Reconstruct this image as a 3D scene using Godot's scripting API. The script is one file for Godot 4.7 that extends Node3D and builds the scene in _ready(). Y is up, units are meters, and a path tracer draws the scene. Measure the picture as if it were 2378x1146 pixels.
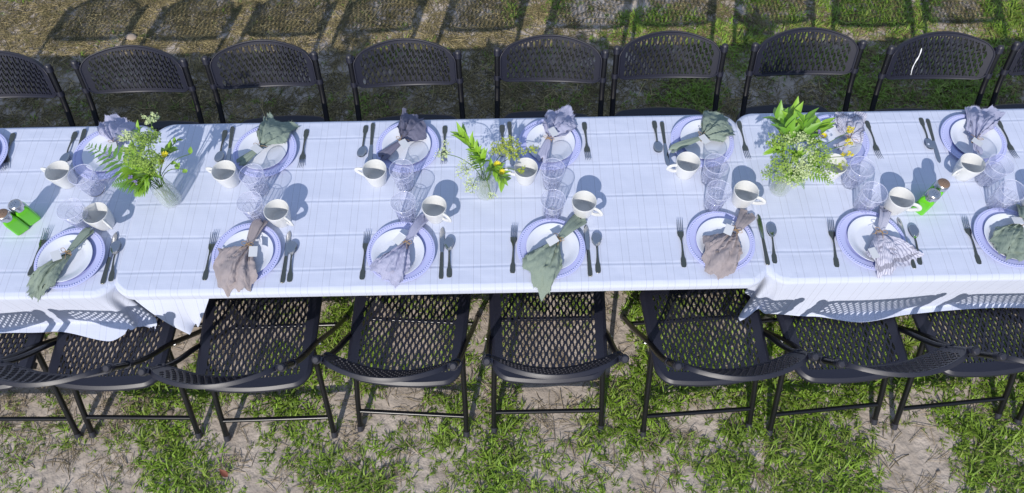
extends Node3D
# A long outdoor dinner table (three folding tables end to end) seen from a drone: x runs along the tables, y is up, z comes towards the viewer.

const T := 0.745            # height of the table tops with their cloth
const CAM := Vector3(-0.009, 3.083, 1.443)
const FOCAL := 1600.0       # in pixels of the 2378 x 1146 photograph
var cam_right: Vector3
var cam_up: Vector3
var cam_fwd: Vector3
var M := {}
var names := {}
var rng := RandomNumberGenerator.new()

# ------------------------------------------------------------------ helpers
func lin(r: float, g: float, b: float) -> Color:
	return Color(r, g, b).linear_to_srgb()

func mat(r: float, g: float, b: float, rough := 0.6, metal := 0.0) -> StandardMaterial3D:
	var m := StandardMaterial3D.new()
	m.albedo_color = lin(r, g, b)
	m.roughness = rough
	m.metallic = metal
	m.cull_mode = BaseMaterial3D.CULL_DISABLED
	return m

# the point at height h that the photograph's pixel (px, py) shows
func at(px: float, py: float, h: float) -> Vector3:
	var d := cam_right * ((px - 1189.0) / FOCAL) - cam_up * ((py - 573.0) / FOCAL) + cam_fwd
	return CAM + d * ((h - CAM.y) / d.y)

class MB:
	var v := PackedVector3Array()
	var n := PackedVector3Array()
	var uv := PackedVector2Array()
	var col := PackedColorArray()
	var ix := PackedInt32Array()
	var tint := Color(1, 1, 1)
	func vert(p: Vector3, nn: Vector3, t := Vector2.ZERO) -> int:
		v.append(p); n.append(nn); uv.append(t); col.append(tint)
		return v.size() - 1
	# a, b, c run anticlockwise seen from the side they face
	func tri(a: int, b: int, c: int) -> void:
		ix.append(a); ix.append(c); ix.append(b)
	func face(a: Vector3, b: Vector3, c: Vector3) -> void:
		var nn := (b - a).cross(c - a).normalized()
		var i := vert(a, nn); vert(b, nn); vert(c, nn)
		tri(i, i + 1, i + 2)
	func quad(a: Vector3, b: Vector3, c: Vector3, d: Vector3) -> void:
		var nn := (c - a).cross(d - b).normalized()
		var i := vert(a, nn); vert(b, nn); vert(c, nn); vert(d, nn)
		tri(i, i + 1, i + 2); tri(i, i + 2, i + 3)
	# rows[i][j]; faces towards d/di x d/dj
	func grid(rows: Array, flip := false, closed_j := false, uvs: Array = []) -> void:
		var ni := rows.size()
		var nj: int = (rows[0] as PackedVector3Array).size()
		var base := v.size()
		for i in ni:
			var r: PackedVector3Array = rows[i]
			var rp: PackedVector3Array = rows[min(i + 1, ni - 1)]
			var rm: PackedVector3Array = rows[max(i - 1, 0)]
			for j in nj:
				var jp := j + 1
				var jm := j - 1
				if closed_j:
					jp = (j + 1) % (nj - 1) if j >= nj - 1 else j + 1
					jm = nj - 2 if j == 0 else j - 1
					if j == nj - 1: jp = 1
				else:
					jp = min(jp, nj - 1); jm = max(jm, 0)
				var nn := (rp[j] - rm[j]).cross(r[jp] - r[jm])
				if nn.length_squared() < 1e-18:
					nn = (rp[j] - rm[j]).cross(rp[jp] - rp[jm])
					if nn.length_squared() < 1e-18:
						nn = (rp[j] - rm[j]).cross(rm[jp] - rm[jm])
				nn = nn.normalized()
				if flip: nn = -nn
				vert(r[j], nn, uvs[i][j] if uvs.size() > 0 else Vector2(float(j) / (nj - 1), float(i) / (ni - 1)))
		for i in ni - 1:
			for j in nj - 1:
				var a := base + i * nj + j
				var b := a + nj
				if flip:
					tri(a, a + 1, b + 1); tri(a, b + 1, b)
				else:
					tri(a, b, b + 1); tri(a, b + 1, a + 1)
	func lathe(profile: PackedVector2Array, seg: int, flip := false, at := Vector3.ZERO, flute := 0.0, flutes := 12) -> void:
		var rows := []
		for p in profile:
			var r := PackedVector3Array()
			for k in seg + 1:
				var a := TAU * k / seg
				var rad: float = p.x * (1.0 + flute * cos(a * flutes))
				r.append(at + Vector3(cos(a) * rad, p.y, -sin(a) * rad))
			rows.append(r)
		grid(rows, not flip, true)
	func tube(path: PackedVector3Array, rad: PackedFloat32Array, seg := 8, flat := 1.0, up0 := Vector3.UP, caps := true) -> void:
		var m := path.size()
		var side := Vector3.ZERO
		var rows := []
		var tan_last := Vector3.ZERO
		for i in m:
			var t := (path[min(i + 1, m - 1)] - path[max(i - 1, 0)]).normalized()
			if i == 0:
				side = t.cross(up0)
				if side.length() < 0.05: side = t.cross(Vector3.RIGHT)
				if side.length() < 0.05: side = t.cross(Vector3.BACK)
				side = side.normalized()
			else:
				side = (side - t * side.dot(t)).normalized()
			var u := side.cross(t).normalized()
			var rr: float = rad[min(i, rad.size() - 1)]
			var row := PackedVector3Array()
			for k in seg + 1:
				var a := TAU * k / seg
				row.append(path[i] + side * (cos(a) * rr) + u * (sin(a) * rr * flat))
			rows.append(row)
			tan_last = t
		grid(rows, false, true)
		if caps:
			for e in [0, m - 1]:
				var row: PackedVector3Array = rows[e]
				var t: Vector3 = tan_last if e else -(path[1] - path[0]).normalized()
				var c := vert(path[e], t)
				var b := v.size()
				for k in seg + 1: vert(row[k], t)
				for k in seg:
					if e: tri(c, b + k + 1, b + k)
					else: tri(c, b + k, b + k + 1)
	func box(lo: Vector3, hi: Vector3) -> void:
		var p := [Vector3(lo.x, lo.y, lo.z), Vector3(hi.x, lo.y, lo.z), Vector3(hi.x, hi.y, lo.z), Vector3(lo.x, hi.y, lo.z), Vector3(lo.x, lo.y, hi.z), Vector3(hi.x, lo.y, hi.z), Vector3(hi.x, hi.y, hi.z), Vector3(lo.x, hi.y, hi.z)]
		quad(p[4], p[5], p[6], p[7]); quad(p[1], p[0], p[3], p[2])
		quad(p[3], p[7], p[6], p[2]); quad(p[0], p[1], p[5], p[4])
		quad(p[1], p[2], p[6], p[5]); quad(p[0], p[4], p[7], p[3])
	func done(colors := false) -> ArrayMesh:
		var arr := []
		arr.resize(Mesh.ARRAY_MAX)
		arr[Mesh.ARRAY_VERTEX] = v
		arr[Mesh.ARRAY_NORMAL] = n
		arr[Mesh.ARRAY_TEX_UV] = uv
		if colors: arr[Mesh.ARRAY_COLOR] = col
		arr[Mesh.ARRAY_INDEX] = ix
		var me := ArrayMesh.new()
		me.add_surface_from_arrays(Mesh.PRIMITIVE_TRIANGLES, arr)
		return me

func numbered(called: String) -> String:
	var k: int = names.get(called, 0)
	names[called] = k + 1
	return called if k == 0 else "%s_%03d" % [called, k]

func thing(called: String, label: String, category: String, pos := Vector3.ZERO, turn := 0.0, group := "") -> Node3D:
	var o := Node3D.new()
	o.name = numbered(called)
	add_child(o)
	o.position = pos
	o.rotation.y = turn
	o.set_meta("label", label)
	o.set_meta("category", category)
	if group: o.set_meta("group", group)
	return o

func part(parent: Node3D, called: String, mesh: Mesh, m: Material, xf := Transform3D.IDENTITY) -> MeshInstance3D:
	var o := MeshInstance3D.new()
	o.name = called
	o.mesh = mesh
	o.material_override = m
	o.transform = xf
	parent.add_child(o, true)
	return o

func copy(src: Node3D, pos: Vector3, turn: float, label: String) -> Node3D:
	var c: Node3D = src.duplicate()
	c.name = numbered(String(src.get_meta("base_name")))
	add_child(c)
	c.position = pos
	c.rotation = Vector3(0, turn, 0)
	c.set_meta("label", label)
	return c

var used := {}
# the first call uses the prototype itself, later calls copies of it
func place(src: Node3D, pos: Vector3, turn: float, label: String) -> Node3D:
	if not used.has(src):
		used[src] = true
		src.position = pos
		src.rotation = Vector3(0, turn, 0)
		src.set_meta("label", label)
		return src
	return copy(src, pos, turn, label)

func proto(called: String, category: String, group: String) -> Node3D:
	var o := thing(called, called, category, Vector3.ZERO, 0, group)
	o.set_meta("base_name", called)
	return o

func smooth_path(pts: Array, n: int) -> PackedVector3Array:
	var c := Curve3D.new()
	for i in pts.size():
		var p: Vector3 = pts[i]
		var t: Vector3 = (pts[min(i + 1, pts.size() - 1)] - pts[max(i - 1, 0)]) / 6.0
		c.add_point(p, -t, t)
	var out := PackedVector3Array()
	for i in n + 1:
		var f := float(i) / n * (pts.size() - 1)
		var k: int = min(int(f), pts.size() - 2)
		out.append(c.sample(k, f - k))
	return out

func noise_image(size: int, freq: float, octaves: int, lo: Color, hi: Color, seed_: int, contrast := 1.0) -> Image:
	var f := FastNoiseLite.new()
	f.seed = seed_
	f.frequency = freq
	f.fractal_octaves = octaves
	var g := f.get_seamless_image(size, size)
	var im := Image.create(size, size, false, Image.FORMAT_RGB8)
	for y in size:
		for x in size:
			var t: float = clampf((g.get_pixel(x, y).r - 0.5) * contrast + 0.5, 0, 1)
			im.set_pixel(x, y, lo.lerp(hi, t))
	return im

# ------------------------------------------------------------------ materials
func make_materials() -> void:
	# white cloth with pairs of thin grey stripes woven in; one repeat is 80.5 mm
	# the grey is the colour of the stripe threads; every thread differs a little in tone
	var im := Image.create(322, 322, false, Image.FORMAT_RGB8)
	rng.seed = 11
	var warp := PackedFloat32Array(); var weft := PackedFloat32Array()
	for k in 322:
		warp.append(rng.randf_range(-0.014, 0.014)); weft.append(rng.randf_range(-0.018, 0.018))
	var white_thread := lin(0.625, 0.672, 0.83)
	var grey_thread := lin(0.43, 0.46, 0.57)
	for y in 322:
		for x in 322:
			var striped := (absf(x - 48.0) < 3.6 or absf(x - 154.0) < 3.6) and (y % 4 != 0)
			var c := grey_thread if striped else white_thread
			var w := warp[x] + weft[y]
			im.set_pixel(x, y, Color(c.r + w, c.g + w, c.b + w))
	var cl := mat(1, 1, 1, 0.9)
	cl.albedo_color = Color.WHITE
	cl.albedo_texture = ImageTexture.create_from_image(im)
	cl.backlight_enabled = true
	cl.backlight = Color(0.25, 0.25, 0.27)
	M.cloth = cl
	var bumpy := noise_image(256, 0.03, 4, Color(0, 0, 0), Color(1, 1, 1), 8)
	var bump_n := bumpy.duplicate()
	bump_n.bump_map_to_normal_map(6.0)
	M.plastic = mat(0.015, 0.016, 0.029, 0.43)
	M.plastic.normal_enabled = true
	M.plastic.normal_texture = ImageTexture.create_from_image(bump_n)
	M.plastic.normal_scale = 0.12
	M.plastic.uv1_triplanar = true
	M.plastic.uv1_scale = Vector3.ONE * 30
	M.tube = mat(0.006, 0.006, 0.008, 0.30)
	M.cap = mat(0.03, 0.03, 0.042, 0.45)
	M.rivet = mat(0.5, 0.5, 0.5, 0.3, 1.0)
	M.table = mat(0.55, 0.55, 0.53, 0.5)
	M.table_leg = mat(0.12, 0.12, 0.12, 0.4, 0.6)
	M.charger = mat(0.52, 0.55, 0.86, 0.38)
	M.salad = mat(0.74, 0.77, 0.87, 0.25)
	M.mug = mat(0.66, 0.67, 0.675, 0.25)
	M.mug.clearcoat_enabled = true; M.mug.clearcoat = 0.3
	M.steel = mat(0.24, 0.23, 0.18, 0.22, 1.0)  # dark olive put into the metal colour in place of mirrored foliage
	M.steel_bright = mat(0.48, 0.49, 0.52, 0.16, 1.0)
	var gl := mat(0.62, 0.64, 0.92, 0.05)
	gl.transparency = BaseMaterial3D.TRANSPARENCY_ALPHA
	gl.albedo_color.a = 0.085
	gl.metallic_specular = 0.7
	M.tumbler = gl
	var solid := mat(0.93, 0.94, 1.0, 0.03)
	solid.albedo_color.a = 0.0
	solid.refraction_enabled = true
	solid.refraction_scale = 0.045
	M.solid_plastic = solid
	var rim := mat(0.78, 0.80, 0.97, 0.06)
	rim.transparency = BaseMaterial3D.TRANSPARENCY_ALPHA
	rim.albedo_color.a = 0.45
	M.tumbler_rim = rim
	var jar := mat(0.75, 0.82, 0.80, 0.04)
	jar.transparency = BaseMaterial3D.TRANSPARENCY_ALPHA
	jar.albedo_color.a = 0.14
	M.jar = jar
	var wat := mat(0.55, 0.66, 0.60, 0.03)
	wat.transparency = BaseMaterial3D.TRANSPARENCY_ALPHA
	wat.albedo_color.a = 0.12
	M.water = wat
	M.shaker = mat(0.13, 0.55, 0.007, 0.08)
	M.shaker.clearcoat_enabled = true; M.shaker.clearcoat = 0.8
	M.lid = mat(0.62, 0.62, 0.64, 0.25, 1.0)
	M.lid_rust = mat(0.30, 0.20, 0.14, 0.55, 0.4)
	M.twine = mat(0.42, 0.28, 0.15, 0.95)
	M.tag = mat(0.64, 0.66, 0.70, 0.85)
	var weave := noise_image(256, 0.12, 2, Color(0.80, 0.80, 0.80), Color(1, 1, 1), 21)
	for y in 256:
		for x in 256:
			if (x + y * 0) % 4 == 0 or y % 4 == 0:
				var c := weave.get_pixel(x, y)
				weave.set_pixel(x, y, c * 0.94)
	var weave_t := ImageTexture.create_from_image(weave)
	for k in {"green": [0.245, 0.305, 0.255], "mauve": [0.36, 0.315, 0.325], "lavender": [0.43, 0.44, 0.60], "slate": [0.165, 0.165, 0.24]}.keys():
		var c: Array = {"green": [0.245, 0.305, 0.255], "mauve": [0.36, 0.315, 0.325], "lavender": [0.43, 0.44, 0.60], "slate": [0.165, 0.165, 0.24]}[k]
		var m := mat(c[0] * 1.3, c[1] * 1.3, c[2] * 1.3, 0.95)
		m.albedo_texture = weave_t
		m.uv1_scale = Vector3(2.5, 2.5, 1)
		m.backlight_enabled = true
		m.backlight = Color(0.15, 0.15, 0.15)
		M["napkin_" + k] = m
	var st := Image.create(256, 256, false, Image.FORMAT_RGB8)
	for y in 256:
		for x in 256:
			var c := Color(0.80, 0.80, 0.87)
			if x % 8 < 3: c = Color(0.62, 0.62, 0.70)
			if y > 200 and y < 226: c = Color(0.50, 0.50, 0.57) if x % 6 < 4 else Color(0.68, 0.68, 0.74)
			st.set_pixel(x, y, c)
	var sm := mat(1, 1, 1, 0.95)
	sm.albedo_texture = ImageTexture.create_from_image(st)
	sm.albedo_color = Color(1, 1, 1)
	M.napkin_striped = sm
	M.leaf = mat(0.15, 0.34, 0.025, 0.45)
	M.fern = mat(0.12, 0.29, 0.018, 0.55)
	M.fern_bright = mat(0.22, 0.42, 0.02, 0.55)
	M.stem = mat(0.10, 0.19, 0.04, 0.6)
	M.pale = mat(0.30, 0.45, 0.07, 0.8)
	M.white_floret = mat(0.58, 0.68, 0.34, 0.8)
	M.yellow = mat(0.72, 0.62, 0.02, 0.7)
	M.dill = mat(0.38, 0.46, 0.05, 0.8)
	M.lilac = mat(0.30, 0.25, 0.55, 0.8)
	for k in ["leaf", "fern", "fern_bright", "pale", "white_floret", "yellow", "dill"]:
		M[k].backlight_enabled = true
		M[k].backlight = Color(0.45, 0.45, 0.45)
	var gr := mat(1, 1, 1, 0.6)
	gr.vertex_color_use_as_albedo = true
	gr.backlight_enabled = true
	gr.backlight = Color(0.5, 0.5, 0.5)
	M.grass = gr
	var sw := mat(1, 1, 1, 0.85)
	sw.vertex_color_use_as_albedo = true
	M.straw = sw
	# bare earth: a fine and a coarse pattern over each other
	var earth := mat(1, 1, 1, 0.95)
	var e1 := noise_image(1024, 0.006, 6, lin(0.36, 0.305, 0.255), lin(0.53, 0.46, 0.40), 5, 1.3)
	rng.seed = 77
	for k in 3000:
		var px := rng.randi_range(0, 1023); var py := rng.randi_range(0, 1023)
		var dark := rng.randf() < 0.6
		var len_ := rng.randi_range(1, 6); var ang := rng.randf() * TAU
		for s in len_:
			var x := posmod(px + int(cos(ang) * s), 1024); var y := posmod(py + int(sin(ang) * s), 1024)
			var c := e1.get_pixel(x, y)
			e1.set_pixel(x, y, c * 0.8 if dark else c.lerp(Color(0.80, 0.74, 0.66), 0.55))
	earth.albedo_texture = ImageTexture.create_from_image(e1)
	earth.uv1_triplanar = true
	earth.uv1_world_triplanar = true
	earth.uv1_scale = Vector3.ONE * 0.9
	var en := noise_image(1024, 0.02, 5, Color(0, 0, 0), Color(1, 1, 1), 6)
	en.bump_map_to_normal_map(14.0)
	earth.normal_enabled = true
	earth.normal_texture = ImageTexture.create_from_image(en)
	earth.normal_scale = 0.45
	M.earth = earth
	M.stone = mat(0.36, 0.29, 0.23, 0.9)

# ------------------------------------------------------------------ perforated chair panels
func zip_loops(o: PackedVector2Array, i: PackedVector2Array, c: Vector2) -> Array:
	# triangles [outer?, index, ...] between two anticlockwise loops round c
	var res := []
	var oa := []; var ia := []
	var os := 0; var is_ := 0
	for k in o.size():
		oa.append(fposmod((o[k] - c).angle(), TAU))
		if oa[k] < oa[os]: os = k
	for k in i.size():
		ia.append(fposmod((i[k] - c).angle(), TAU))
		if ia[k] < ia[is_]: is_ = k
	var a := 0; var b := 0
	while a < o.size() or b < i.size():
		var ka := (os + a) % o.size(); var kb := (is_ + b) % i.size()
		var na: float = oa[(ka + 1) % o.size()] + (TAU if a + 1 >= o.size() else 0.0)
		var nb: float = ia[(kb + 1) % i.size()] + (TAU if b + 1 >= i.size() else 0.0)
		if a < o.size() and (b >= i.size() or na <= nb):
			res.append([true, ka, true, (ka + 1) % o.size(), false, kb]); a += 1
		else:
			res.append([true, ka, false, (kb + 1) % i.size(), false, kb]); b += 1
	return res

func perforated(map: Callable, outline: PackedVector2Array, centre: Vector2, cols: int, rows: int, px: float, pz: float, hole_len: float, half: float, rim: Array, we_: float, wm_: float) -> ArrayMesh:
	var mb := MB.new()
	var cache := {}
	var sample := func(p: Vector2) -> Array:
		var key := Vector2i(roundi(p.x * 1e5), roundi(p.y * 1e5))
		if not cache.has(key):
			var e := 0.002
			var du: Vector3 = map.call(p + Vector2(e, 0)) - map.call(p - Vector2(e, 0))
			var dv: Vector3 = map.call(p + Vector2(0, e)) - map.call(p - Vector2(0, e))
			cache[key] = [map.call(p), du.cross(dv).normalized()]
		return cache[key]
	var both := func(a: Vector2, b: Vector2, c: Vector2) -> void:
		for s in [1.0, -1.0]:
			var i := mb.v.size()
			for p in [a, b, c]:
				var q: Array = sample.call(p)
				mb.vert(q[0] + q[1] * (half * s), q[1] * s, p * 10.0)
			if s > 0: mb.tri(i, i + 1, i + 2)
			else: mb.tri(i, i + 2, i + 1)
	var bb := 0.0034
	var aa := pz - bb
	var L := hole_len * 0.5
	var we := px * we_; var wm := px * wm_
	var hole := PackedVector2Array([Vector2(we, -L), Vector2(we, -L * 0.52), Vector2(wm, -L * 0.38), Vector2(wm, L * 0.38), Vector2(we, L * 0.52), Vector2(we, L), Vector2(-we, L), Vector2(-we, L * 0.52), Vector2(-wm, L * 0.38), Vector2(-wm, -L * 0.38), Vector2(-we, -L * 0.52), Vector2(-we, -L)])
	var hex := PackedVector2Array([Vector2(0, -aa), Vector2(px / 2, -bb), Vector2(px / 2, bb), Vector2(0, aa), Vector2(-px / 2, bb), Vector2(-px / 2, -bb)])
	var cell := zip_loops(hex, hole, Vector2.ZERO)
	var edges := {}
	for r in rows:
		var m := cols if r % 2 == 0 else cols - 1
		for c in m:
			var o := centre + Vector2((c - (m - 1) * 0.5) * px, (r - (rows - 1) * 0.5) * pz)
			for t in cell:
				var p := []
				for k in 3: p.append(o + ((hex if t[k * 2] else hole)[t[k * 2 + 1]]))
				both.call(p[0], p[1], p[2])
			for k in hole.size():
				var a: Array = sample.call(o + hole[k]); var b: Array = sample.call(o + hole[(k + 1) % hole.size()])
				mb.quad(a[0] + a[1] * half, b[0] + b[1] * half, b[0] - b[1] * half, a[0] - a[1] * half)
			for k in 6:
				var a := o + hex[k]; var b := o + hex[(k + 1) % 6]
				var ka := Vector2i(roundi(a.x * 2e4), roundi(a.y * 2e4)); var kb := Vector2i(roundi(b.x * 2e4), roundi(b.y * 2e4))
				var back := [kb, ka]
				if edges.has(back): edges.erase(back)
				else: edges[[ka, kb]] = [a, b]
	# short slots that fill the gaps along the first and the last row
	for e in [0, rows - 1]:
		var m := cols if e % 2 == 0 else cols - 1
		var sg := -1.0 if e == 0 else 1.0
		for c in m - 1:
			var o := centre + Vector2((c + 0.5 - (m - 1) * 0.5) * px, (e - (rows - 1) * 0.5) * pz)
			var tri_ := PackedVector2Array([Vector2(-px / 2, sg * aa), Vector2(px / 2, sg * aa), Vector2(0, sg * bb)])
			var h := PackedVector2Array([Vector2(-we, sg * (aa - 0.0025)), Vector2(we, sg * (aa - 0.0025)), Vector2(we, sg * (bb + (aa - bb) * 0.48)), Vector2(-we, sg * (bb + (aa - bb) * 0.48))])
			if sg > 0:
				tri_.reverse(); h.reverse()
			for t in zip_loops(tri_, h, Vector2(0, sg * (aa - (aa - bb) * 0.3))):
				var p := []
				for k in 3: p.append(o + ((tri_ if t[k * 2] else h)[t[k * 2 + 1]]))
				both.call(p[0], p[1], p[2])
			for k in 4:
				var a: Array = sample.call(o + h[k]); var b: Array = sample.call(o + h[(k + 1) % 4])
				mb.quad(a[0] + a[1] * half, b[0] + b[1] * half, b[0] - b[1] * half, a[0] - a[1] * half)
			for k in 3:
				var a := o + tri_[k]; var b := o + tri_[(k + 1) % 3]
				var ka := Vector2i(roundi(a.x * 2e4), roundi(a.y * 2e4)); var kb := Vector2i(roundi(b.x * 2e4), roundi(b.y * 2e4))
				if edges.has([kb, ka]): edges.erase([kb, ka])
				else: edges[[ka, kb]] = [a, b]
	var nxt := {}
	for k in edges: nxt[k[0]] = [k[1], edges[k][0]]
	var inner := PackedVector2Array()
	var start: Vector2i = nxt.keys()[0]
	var cur := start
	for k in nxt.size():
		inner.append(nxt[cur][1])
		cur = nxt[cur][0]
		if cur == start: break
	for t in zip_loops(outline, inner, centre):
		var p := []
		for k in 3: p.append((outline if t[k * 2] else inner)[t[k * 2 + 1]])
		both.call(p[0], p[1], p[2])
	# rim wall
	var nn := outline.size()
	var ring := []
	for k in nn + 1:
		var p := outline[k % nn]
		var tan2 := outline[(k + 1) % nn] - outline[(k - 1 + nn) % nn]
		var q: Array = sample.call(p)
		var out2 := Vector2(tan2.y, -tan2.x).normalized() * 0.003
		var out3: Vector3 = (map.call(p + out2) - q[0])
		ring.append([q[0], q[1], out3])
	var rws := []
	for lev in rim:
		var row := PackedVector3Array()
		for q in ring: row.append(q[0] + q[1] * lev[0] + q[2] * lev[1])
		rws.append(row)
	mb.grid(rws, false, true)
	return mb.done()

func rounded_rect(x0: float, x1: float, y0: float, y1: float, r0: float, r1: float, n := 6, m := 10) -> PackedVector2Array:
	# anticlockwise; r0 rounds the corners at y0, r1 those at y1
	var out := PackedVector2Array()
	var cs := [[x1 - r0, y0 + r0, r0, -PI / 2], [x1 - r1, y1 - r1, r1, 0.0], [x0 + r1, y1 - r1, r1, PI / 2], [x0 + r0, y0 + r0, r0, PI]]
	for k in 4:
		var c: Array = cs[k]
		for i in n + 1:
			var a: float = c[3] + PI / 2 * i / n
			out.append(Vector2(c[0] + cos(a) * c[2], c[1] + sin(a) * c[2]))
		var d: Array = cs[(k + 1) % 4]
		var p := out[out.size() - 1]
		var q := Vector2(d[0] + cos(d[3]) * d[2], d[1] + sin(d[3]) * d[2])
		for i in range(1, m): out.append(p.lerp(q, float(i) / m))
	return out

func back_point(p: Vector2) -> Vector3:
	# p.x across, p.y 0..0.2 up the panel
	var s: float = p.x / 0.222
	var hi := 0.834 - 0.028 * s * s
	var lo := 0.640 + 0.036 * s * s
	var h := lerpf(lo, hi, p.y / 0.2)
	return Vector3(p.x, h, -0.1466 + 0.445 * h + 0.056 * (1.0 - s * s))

func seat_point(p: Vector2) -> Vector3:
	# p.x across, p.y towards the front of the chair
	var f: float = (p.y + 0.174) / 0.394
	var s: float = p.x / 0.215
	var x: float = p.x * lerpf(1.0, 1.06, f)
	var rear := 0.022 * (1.0 - s * s) * clampf(1.0 - f * 3.0, 0, 1)
	return Vector3(x, 0.440 + 0.008 * f - 0.006 * (1.0 - s * s) * sin(f * PI) - 0.012 * pow(clampf((f - 0.85) / 0.15, 0, 1), 2.0), -p.y + rear - 0.022)

func make_chair() -> Node3D:
	var t := proto("folding_chair", "chair", "folding chairs along the tables")
	var so := rounded_rect(-0.215, 0.215, -0.174, 0.22, 0.05, 0.04)
	# rims: [along the panel's normal, outwards in units of 3 mm]; the flat facet is the turned-down lip
	var seat_rim := [[0.003, -0.5], [0.003, 0.1], [0.0022, 0.5], [-0.0066, 4.1], [-0.0080, 4.6], [-0.0120, 5.1], [-0.019, 5.2], [-0.022, 4.8], [-0.018, 3.0], [-0.003, -0.5]]
	part(t, "seat", perforated(seat_point, so, Vector2(0, 0.020), 15, 15, 0.0257, 0.0209, 0.0295, 0.003, seat_rim, 0.120, 0.195), M.plastic)
	var bo := rounded_rect(-0.222, 0.222, 0, 0.2, 0.035, 0.05)
	var back_rim := [[0.003, -1.6], [0.0085, -1.4], [0.0108, -0.9], [0.0114, -0.2], [0.0112, 0.5], [-0.0034, 1.6], [-0.0048, 1.5], [-0.0056, 0.9], [-0.0054, 0.0], [-0.003, -1.2]]
	part(t, "backrest", perforated(back_point, bo, Vector2(0, 0.100), 16, 6, 0.0254, 0.0262, 0.0420, 0.003, back_rim, 0.145, 0.225), M.plastic)
	for s in [-1.0, 1.0]:
		var path := smooth_path([Vector3(0.243 * s, 0.012, -0.282), Vector3(0.242 * s, 0.22, -0.140), Vector3(0.240 * s, 0.44, -0.002), Vector3(0.238 * s, 0.56, 0.087), Vector3(0.237 * s, 0.66, 0.149), Vector3(0.237 * s, 0.80, 0.213)], 22)
		var mb := MB.new(); mb.tube(path, PackedFloat32Array([0.0125]), 10, 0.85)
		part(t, "side_frame", mb.done(), M.tube)
		mb = MB.new(); mb.tube(PackedVector3Array([Vector3(0.237 * s, 0.797, 0.2115), Vector3(0.237 * s, 0.812, 0.2185), Vector3(0.237 * s, 0.815, 0.2198)]), PackedFloat32Array([0.0138, 0.0138, 0.009]), 10)
		part(t, "end_cap", mb.done(), M.cap)
		for h in [0.795, 0.690]:
			mb = MB.new()
			var z: float = 0.213 - 0.445 * (0.80 - h)
			var dy := Vector3(0, 0.9135, 0.4067) * 0.011
			mb.tube(PackedVector3Array([Vector3(0.237 * s, h, z) - dy, Vector3(0.237 * s, h, z) + dy]), PackedFloat32Array([0.0160]), 10)
			mb.box(Vector3(min(0.216 * s, 0.232 * s), h - 0.011, z - 0.006), Vector3(max(0.216 * s, 0.232 * s), h + 0.011, z + 0.010))
			part(t, "clip", mb.done(), M.plastic)
		mb = MB.new(); mb.tube(smooth_path([Vector3(0.236 * s, 0.012, 0.268), Vector3(0.232 * s, 0.16, 0.178), Vector3(0.226 * s, 0.30, 0.088), Vector3(0.2235 * s, 0.432, 0.010)], 14), PackedFloat32Array([0.0118]), 10)
		part(t, "rear_leg", mb.done(), M.tube)
		for foot in [Vector3(0.243 * s, 0, -0.288), Vector3(0.236 * s, 0, 0.274)]:
			mb = MB.new(); mb.tube(PackedVector3Array([foot, foot + Vector3(0, 0.026, 0.016 if foot.z < 0 else -0.016)]), PackedFloat32Array([0.0150, 0.0140]), 10)
			part(t, "foot_cap", mb.done(), M.cap)
		mb = MB.new(); mb.tube(PackedVector3Array([Vector3(0.222 * s, 0.432, 0.008), Vector3(0.256 * s, 0.432, -0.004)]), PackedFloat32Array([0.0055]), 8)
		part(t, "rivet", mb.done(), M.rivet)
		mb = MB.new(); mb.box(Vector3(min(0.205 * s, 0.228 * s), 0.395, 0.060), Vector3(max(0.205 * s, 0.228 * s), 0.432, 0.085))
		part(t, "seat_bracket", mb.done(), M.cap)
	var cb := MB.new(); cb.tube(PackedVector3Array([Vector3(-0.238, 0.10, 0.214), Vector3(0.238, 0.10, 0.214)]), PackedFloat32Array([0.0100]), 10)
	part(t, "crossbar", cb.done(), M.tube)
	cb = MB.new(); cb.tube(PackedVector3Array([Vector3(-0.243, 0.125, -0.205), Vector3(0.243, 0.125, -0.205)]), PackedFloat32Array([0.0100]), 10)
	part(t, "crossbar", cb.done(), M.tube)
	return t

# ------------------------------------------------------------------ tables and cloths
func make_table(x0: float, x1: float, label: String) -> void:
	var t := thing("folding_table", label, "table", Vector3((x0 + x1) / 2, 0, 0), 0, "folding tables set end to end")
	var hx := (x1 - x0) / 2
	var mb := MB.new()
	var o := rounded_rect(-hx + 0.002, hx - 0.002, -0.378, 0.378, 0.058, 0.058, 5, 6)
	var top := PackedVector3Array(); var low := PackedVector3Array()
	for k in o.size() + 1:
		var p := o[k % o.size()]
		top.append(Vector3(p.x, T - 0.006, -p.y)); low.append(Vector3(p.x, T - 0.046, -p.y))
	mb.grid([low, top], true, true)
	for e in [[top, 1], [low, -1]]:
		var c := mb.vert(Vector3(0, (e[0] as PackedVector3Array)[0].y, 0), Vector3(0, e[1], 0))
		var b := mb.v.size()
		for p in e[0]: mb.vert(p, Vector3(0, e[1], 0))
		for k in o.size():
			if e[1] > 0: mb.tri(c, b + k, b + k + 1)
			else: mb.tri(c, b + k + 1, b + k)
	part(t, "tabletop", mb.done(), M.table)
	for s in [-1.0, 1.0]:
		for q in [-1.0, 1.0]:
			mb = MB.new()
			mb.tube(PackedVector3Array([Vector3((hx - 0.28) * s, T - 0.046, 0.24 * q), Vector3((hx - 0.22) * s, 0.0, 0.27 * q)]), PackedFloat32Array([0.014]), 8)
			part(t, "leg", mb.done(), M.table_leg)

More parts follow.
